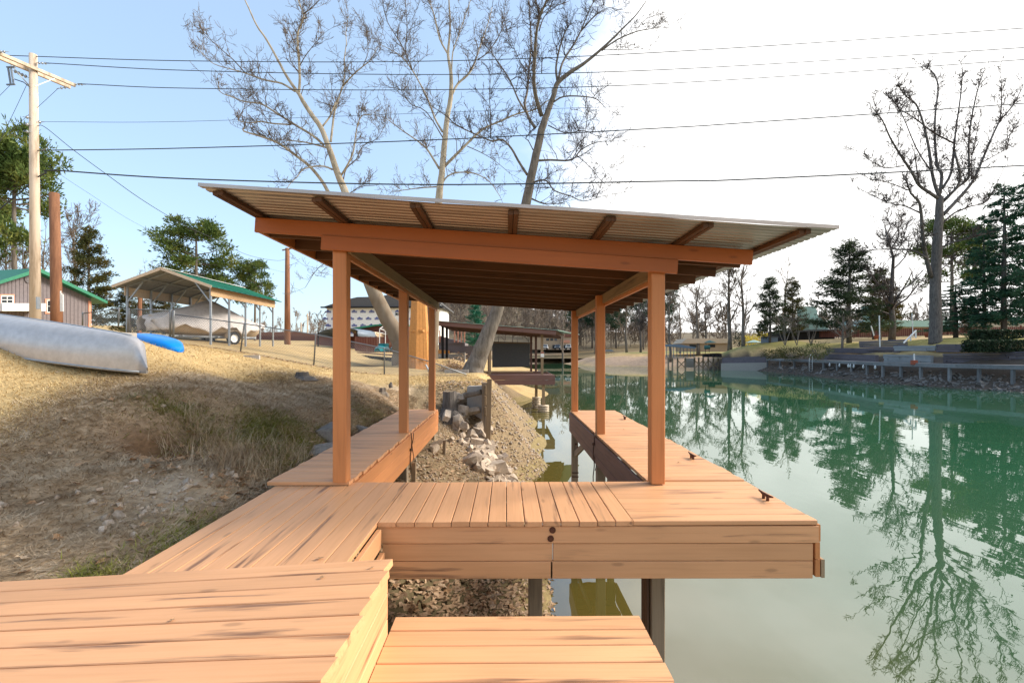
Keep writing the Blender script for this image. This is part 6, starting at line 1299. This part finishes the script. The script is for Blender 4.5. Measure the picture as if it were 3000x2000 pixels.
# leaves
def leaf_mesh(seed, mat):
    g2 = random.Random(seed); n = 10; pts = []
    for k in range(n):
        a = 2*math.pi*k/n; r_ = (.5 if k % 2 == 0 else .24) * g2.uniform(.8, 1.15); pts.append((math.cos(a)*r_, math.sin(a)*r_*.8, abs(math.cos(a))*.13*g2.uniform(.2, 1.3)))
    v = pts + [(0, 0, 0)]; me = bpy.data.meshes.new('leaf'); me.from_pydata(v, [], [(k, (k+1) % n, n) for k in range(n)]); me.materials.append(M_[mat]); me.update(); return me
LV = [leaf_mesh(500+k, 'leaf') for k in range(4)] + [leaf_mesh(510+k, 'leafpale') for k in range(4)]
for k in range(292):
    if k < 90: x, y, s_ = g.uniform(-1.6, .35), g.uniform(4.6, 7.0), g.uniform(.10, .17)
    elif k < 130: x, y, s_ = -3.75 + g.gauss(0, .18), 5.45 + g.gauss(0, .22), g.uniform(.10, .16)
    elif k < 165: x, y, s_ = -2.95 + g.gauss(0, .14), 5.35 + g.gauss(0, .22), g.uniform(.08, .14)
    elif k < 230: x, y, s_ = g.uniform(-5.2, -2.75), g.uniform(3.2, 6.5), g.uniform(.07, .13)
    elif k < 262: x, y, s_ = g.uniform(-1.7, .5), g.uniform(8, 12.5), g.uniform(.08, .13)
    else: x, y, s_ = g.uniform(-8, -3), g.uniform(7, 12), g.uniform(.06, .10)
    put(LV[k % 8] if k < 90 or k > 200 else LV[k % 4], 'leaf', x, y, s_, .22, tilt=.5)
def litter(name, n, fxy, size, mat, seed, lab, flat=.75, lift=.02):
    ng = np.random.RandomState(seed); xy = np.array([fxy(ng) for _ in range(n)]); z = terr(xy[:, 0], xy[:, 1]) + bump2(xy[:, 0], xy[:, 1]) + ng.uniform(.005, lift*2, n)
    V, Fc = leaf_quads(np.column_stack([xy, z]), size, ng, flat); o = mobj(name, np_mesh(name, V, Fc, M_[mat]), kind='stuff'); o['label'] = lab; return o
litter('fallen_leaves', 10000, lambda r_: (r_.uniform(-2.3, 1.1), r_.uniform(4.2, 15.5)), .095, 'leafstuff', 41, 'dry leaf litter on the slope under and inside the slip')
litter('fallen_leaves', 2600, lambda r_: (r_.uniform(-1.7, .55), r_.uniform(4.4, 7.4)), .11, 'leafstuff', 42, 'larger dry leaves in the gap below the front walkway')
litter('fallen_leaves', 900, lambda r_: (r_.uniform(-3.2, -2.4), r_.uniform(5, 13)), .08, 'leafstuff', 43, 'brown leaves caught along the left walkway edge')
litter('fallen_leaves', 1300, lambda r_: (lambda px: (P(px, 1000, 20).x, 19.7 + r_.normal()*.25))(r_.uniform(560, 1330)), .10, 'leafstuff', 44, 'brown leaves blown along the foot of the chain link fence')
litter('fallen_leaves', 700, lambda r_: (r_.uniform(-1.0, .6), r_.uniform(14.5, 27)), .12, 'leafstuff', 45, 'leaves on the bank below the leaning tree')
def leafpile(cx, cy, r_, n, lab, z=.3):
    ng = np.random.RandomState(int(cx*10) % 97); d = ng.normal(size=(n, 3)) * np.array((r_, r_*.5, z)); d[:, 2] = np.abs(d[:, 2]); pts = d + np.array((cx, cy, Hz(cx, cy))); V, Fc = leaf_quads(pts, .13, ng, .4); o = mobj('leaf_pile', np_mesh('leaf_pile', V, Fc, M_['leafstuff']), kind='stuff'); o['label'] = lab
q = P(1335, 1082, 23.5); leafpile(q.x, q.y, .38, 900, 'brown leaf pile left of the leaning tree trunk')
# grass
def blades(name, lab, n, fxy, ln, wd, upz, mat, seed):
    ng = np.random.RandomState(seed); xy = fxy(ng, n); n = len(xy); z = terr(xy[:, 0], xy[:, 1]) + bump2(xy[:, 0], xy[:, 1]) - .004; a = ng.uniform(0, 6.283, n); u_ = upz * ng.uniform(.4, 1.5, n); d = np.stack([np.cos(a), np.sin(a), u_], 1); d /= np.linalg.norm(d, axis=1, keepdims=True)
    L_ = (ln * ng.uniform(.5, 1.5, n))[:, None]; s_ = np.stack([-np.sin(a), np.cos(a), np.zeros(n)], 1) * (wd * ng.uniform(.6, 1.4, n))[:, None]; B_ = np.column_stack([xy, z]); V = np.stack([B_ - s_, B_ + s_, B_ + d*L_], 1).reshape(-1, 3)
    o = mobj(name, np_mesh(name, V, np.arange(3*n).reshape(n, 3), M_[mat]), kind='stuff'); o['label'] = lab; return o
def f_bank(r_, n):
    xy = np.column_stack([r_.uniform(-6.8, -2.5, n), r_.uniform(2.6, 13.5, n)]); e = -5.5 + np.clip(xy[:, 1]-8, 0, 6)*.38 + .3*np.sin(xy[:, 0]*1.7+xy[:, 1]*1.3); keep = (xy[:, 0] > e + r_.normal(size=n)*.3) & (np.exp(-(((xy[:, 0]+3.3)/.5)**2 + ((xy[:, 1]-4.75)/.6)**2)) < r_.uniform(.15, 1, n)) & (np.exp(-(((xy[:, 0]+4.1)/.5)**2 + ((xy[:, 1]-5.62)/.3)**2)) < r_.uniform(.1, .8, n)); keep &= ~((xy[:, 0] > -4.6) & (xy[:, 1] < 3.1)); return xy[keep]
blades('bank_grass', 'matted brown grass on the bank beside the left walkway', 300000, f_bank, .11, .0035, .35, 'matted', 51)
def f_lawn(r_, n):
    y = 3.2 + 17*r_.uniform(0, 1, n)**1.3; xy = np.column_stack([-3.0 - (y*.95 + 2)*r_.uniform(0, 1, n), y]); e = -5.3 + np.clip(y-8, 0, 6)*.38; return xy[xy[:, 0] < e + r_.normal(size=n)*.35]
blades('lawn_grass', 'short dormant tan lawn grass on the rise behind the bank', 150000, f_lawn, .05, .005, .8, 'drygrass', 52)
def clumps(cs, spread):
    def f(r_, n):
        c = np.array(cs)[r_.randint(0, len(cs), n)]; return c[:, :2] + r_.normal(size=(n, 2)) * spread * c[:, 2:3]
    return f
blades('green_grass', 'green tufts and moss on the bank lip and along the walkway', 17000, clumps([(-4.35,6.15,1.2),(-4.05,6.1,1),(-3.85,5.95,.8),(-2.75,6.5,1.3),(-2.8,7.3,1.5),(-3.1,6.3,1.3),(-3.3,6.7,1.2),(-3.1,6.4,1),(-3.5,6.95,1),(-3.2,7.2,1),(-3.4,6.45,1),(-3.35,6.75,.8),(-2.7,4.3,.7),(-2.65,3.9,.8),(-2.75,9.5,1.4),(-2.9,3.4,.5)], .20), .085, .004, .6, 'greengrass', 53)
blades('tall_grass', 'dry grass stalks hanging over the mossy edge', 2600, clumps([(-3.05,5.9,1.5),(-2.85,6.4,1.5),(-3.3,5.8,1.2),(-1.75,12.6,1.6),(-1.9,13.6,1.8),(-2.2,12.2,1.2),(-3.9,5.9,1)], .16), .26, .003, 1.2, 'matted', 54)
blades('lawn_grass', 'dormant lawn grass at the crest by the old wall', 16000, lambda r_, n: np.column_stack([r_.uniform(-3.6, -.6, n), r_.uniform(14.2, 21, n)]), .07, .007, .9, 'drygrass', 55)
# stumps, boulders, wall remains, blocks
def stump(name, label, x, y, r0, h, mat, seed, sink=.15):
    g2 = random.Random(seed); z = Hz(x, y); rt = thing(name, label, 'stump', (x, y, z)); mb = MB(); n = 18; ph = [g2.uniform(.75, 1.25) for _ in range(n)]
    prof = [(2.4,-sink),(1.55,.12*h),(1.05,.35*h),(.95,.7*h),(.92,h)]
    for r_, zz in prof:
        for k in range(n): a = 2*math.pi*k/n; rr = r0*r_*(1 + (ph[k]-1)*(.5 if r_ < 1.1 else 1.0)); mb.v.append((x+math.cos(a)*rr, y+math.sin(a)*rr, z+zz*(1 + (.10*(ph[(k*3) % n]-1) if zz == h else 0))))
    mb.f = [(i*n+k, i*n+(k+1) % n, (i+1)*n+(k+1) % n, (i+1)*n+k) for i in range(len(prof)-1) for k in range(n)]; mb.build('bark', M_[mat], rt)
    mb = MB(); mb.v = [(x+math.cos(2*math.pi*k/n)*r0*.9*(1+(ph[k]-1)*.5), y+math.sin(2*math.pi*k/n)*r0*.9*(1+(ph[k]-1)*.5), z+h*.985) for k in range(n)]; mb.f = [tuple(range(n))]; mb.build('cut_top', M_['aged'], rt); return rt
stump('tree_stump', 'weathered dark stump at the top of the rubble pile', -1.62, 13.6, .21, .72, 'barkd', 61)
q = P(886, 1134, 10.5); stump('tree_stump', 'low dark rotten stump on the lawn between the fence and the moss', q.x, q.y, .13, .13, 'barkd', 62, .05); stump('tree_stump', 'small cut stump on the lawn right of the front left post', P(1122,1126,12.5).x, 12.5, .08, .16, 'bark', 63)
o = MB().tube([P(1145,1136,12.5), P(1144,1128,12.5), P(1146,1119,12.5)], [.05,.055,.02], 7).build('wooden_stub', M_['barkd'], origin=P(1145,1136,12.5)); tag(o, 'short dark broken stub beside the small cut stump', 'stub')
for x, y, s_, lb in ((-2.62,6.9,.42,'grey split boulder against the left walkway, nearest one'),(-2.72,7.7,.55,'brown grey boulder behind the nearest one beside the left walkway'),(-2.6,8.7,.34,'small dark boulder by the middle left post')):
    me = chunk(int(y*10), 22, .75); me.materials.append(M_['rock']); o = bpy.data.objects.new('boulder', me); link(o, None, Matrix.Translation((x, y, Hz(x, y)+s_*.12)) @ Matrix.Rotation(y, 4, 'Z') @ Matrix.Diagonal((s_*1.3, s_, s_, 1))); tag(o, lb, 'rock', 'boulders beside the left walkway')
wr = thing('old_seawall', 'broken timber and concrete end of an old seawall beside the rubble', 'seawall', (-.5, 13.3, -1.4))
timber('post', wr, (-.52, 13.2, -1.7), (-.47, 13.25, .62), .13, .10, M_['aged'], up=(0,-1,0)); timber('post', wr, (-.62, 13.55, -1.6), (-.62, 13.55, .50), .16, .10, M_['pile'], up=(0,-1,0))
for k in range(3): timber('plank', wr, (-.60, 13.4, .30-.3*k), (-.55, 15.6, .30-.3*k), .05, .26, M_['aged'])
mb = MB(); mb.prism([(-1.15,13.95,-.35),(-.66,13.75,-.6),(-.66,13.75,.40),(-1.15,13.95,.36)], (.05,.3,0)); mb.build('slab', M_['concrete'], wr)
timber('log', wr, (-1.2, 13.7, .12), (-.72, 13.5, .24), .16, .16, M_['bark'], ch=.04)
for x, y, h_, lb in ((-1.36,10.3,.3,'short square stake stub on the slope under the left dock'),(-1.25,8.2,.16,'tiny square block stub on the slope inside the slip')):
    z = Hz(x, y); o = timber('stake', None, (x, y, z-.2), (x+.03, y, z+h_), .06, .06, M_['pile'], up=(0,-1,0)); tag(o, lb, 'stake')
dw = MB().tube([(-1.2,6.35,Hz(-1.2,6.35)+.03),(-.8,6.45,Hz(-.8,6.45)+.05),(-.35,6.4,Hz(-.35,6.4)+.04)], [.03,.035,.015], 7).build('driftwood', M_['aged'], origin=(-.8,6.4,Hz(-.8,6.4)), smooth=True); tag(dw, 'grey driftwood stick lying just behind the front walkway', 'driftwood')
def cblock(x, y, rz, lab):
    z = Hz(x, y); rt = thing('concrete_block', lab, 'block', M=Matrix.Translation((x, y, z)) @ Matrix.Rotation(rz, 4, 'Z')); mb = MB()
    for a, b_ in (((-.2,-.1,0),(.2,-.07,.15)),((-.2,.07,0),(.2,.1,.15)),((-.2,-.07,0),(-.17,.07,.15)),((.17,-.07,0),(.2,.07,.15)),((-.015,-.07,0),(.015,.07,.15))): mb.box(a, b_)
    link(bpy.data.objects.new('shell', mb.mesh('shell', M_['concrete'])), rt, WM[rt].copy()); return rt
q = P(742, 1054, 13.5); cblock(q.x, 13.5, .3, 'hollow concrete block on the lawn left of the leaf litter'); q = P(448, 1026, 9.6); cblock(q.x, 8.9, 1.2, 'concrete block half hidden in the lawn below the blue kayak')
be = thing('brick_edging', 'row of old bricks edging the leaf bed at the leaning tree', 'edging', P(1340, 1100, 22.2))
for k in range(9): q = P(1306 + k*8, 1096, 22); z = Hz(q.x, q.y); timber('brick', be, (q.x-.055, q.y, z+.06), (q.x+.055, q.y, z+.06), .09, .2, M_['concrete'])
# loose leaves on the boards
for k, (x, y, s_, lb) in enumerate(((-1.23,3.16,.07,'curled brown leaf in the corner by the landing'),(1.95,9.2,.06,'dark leaf far along the right platform'),(2.05,8.3,.05,'small dark leaf near the middle right post'),(2.1,5.8,.05,'small leaf right of the front right post'),(-.75,2.66,.035,'small dark leaf at the landing tip'),(-1.6,2.3,.04,'dark scrap of leaf on the landing boards'),(-1.0,2.6,.04,'curled leaf near the landing tip'))):
    zz = (LZ(x) if y < 2.75 and x < -.66 else (.014 if x > 1 else .003)) + .004; o = put(LV[k % 4], 'loose_leaf', x, y, s_, .05, None, .15, zz); tag(o, lb, 'leaf')
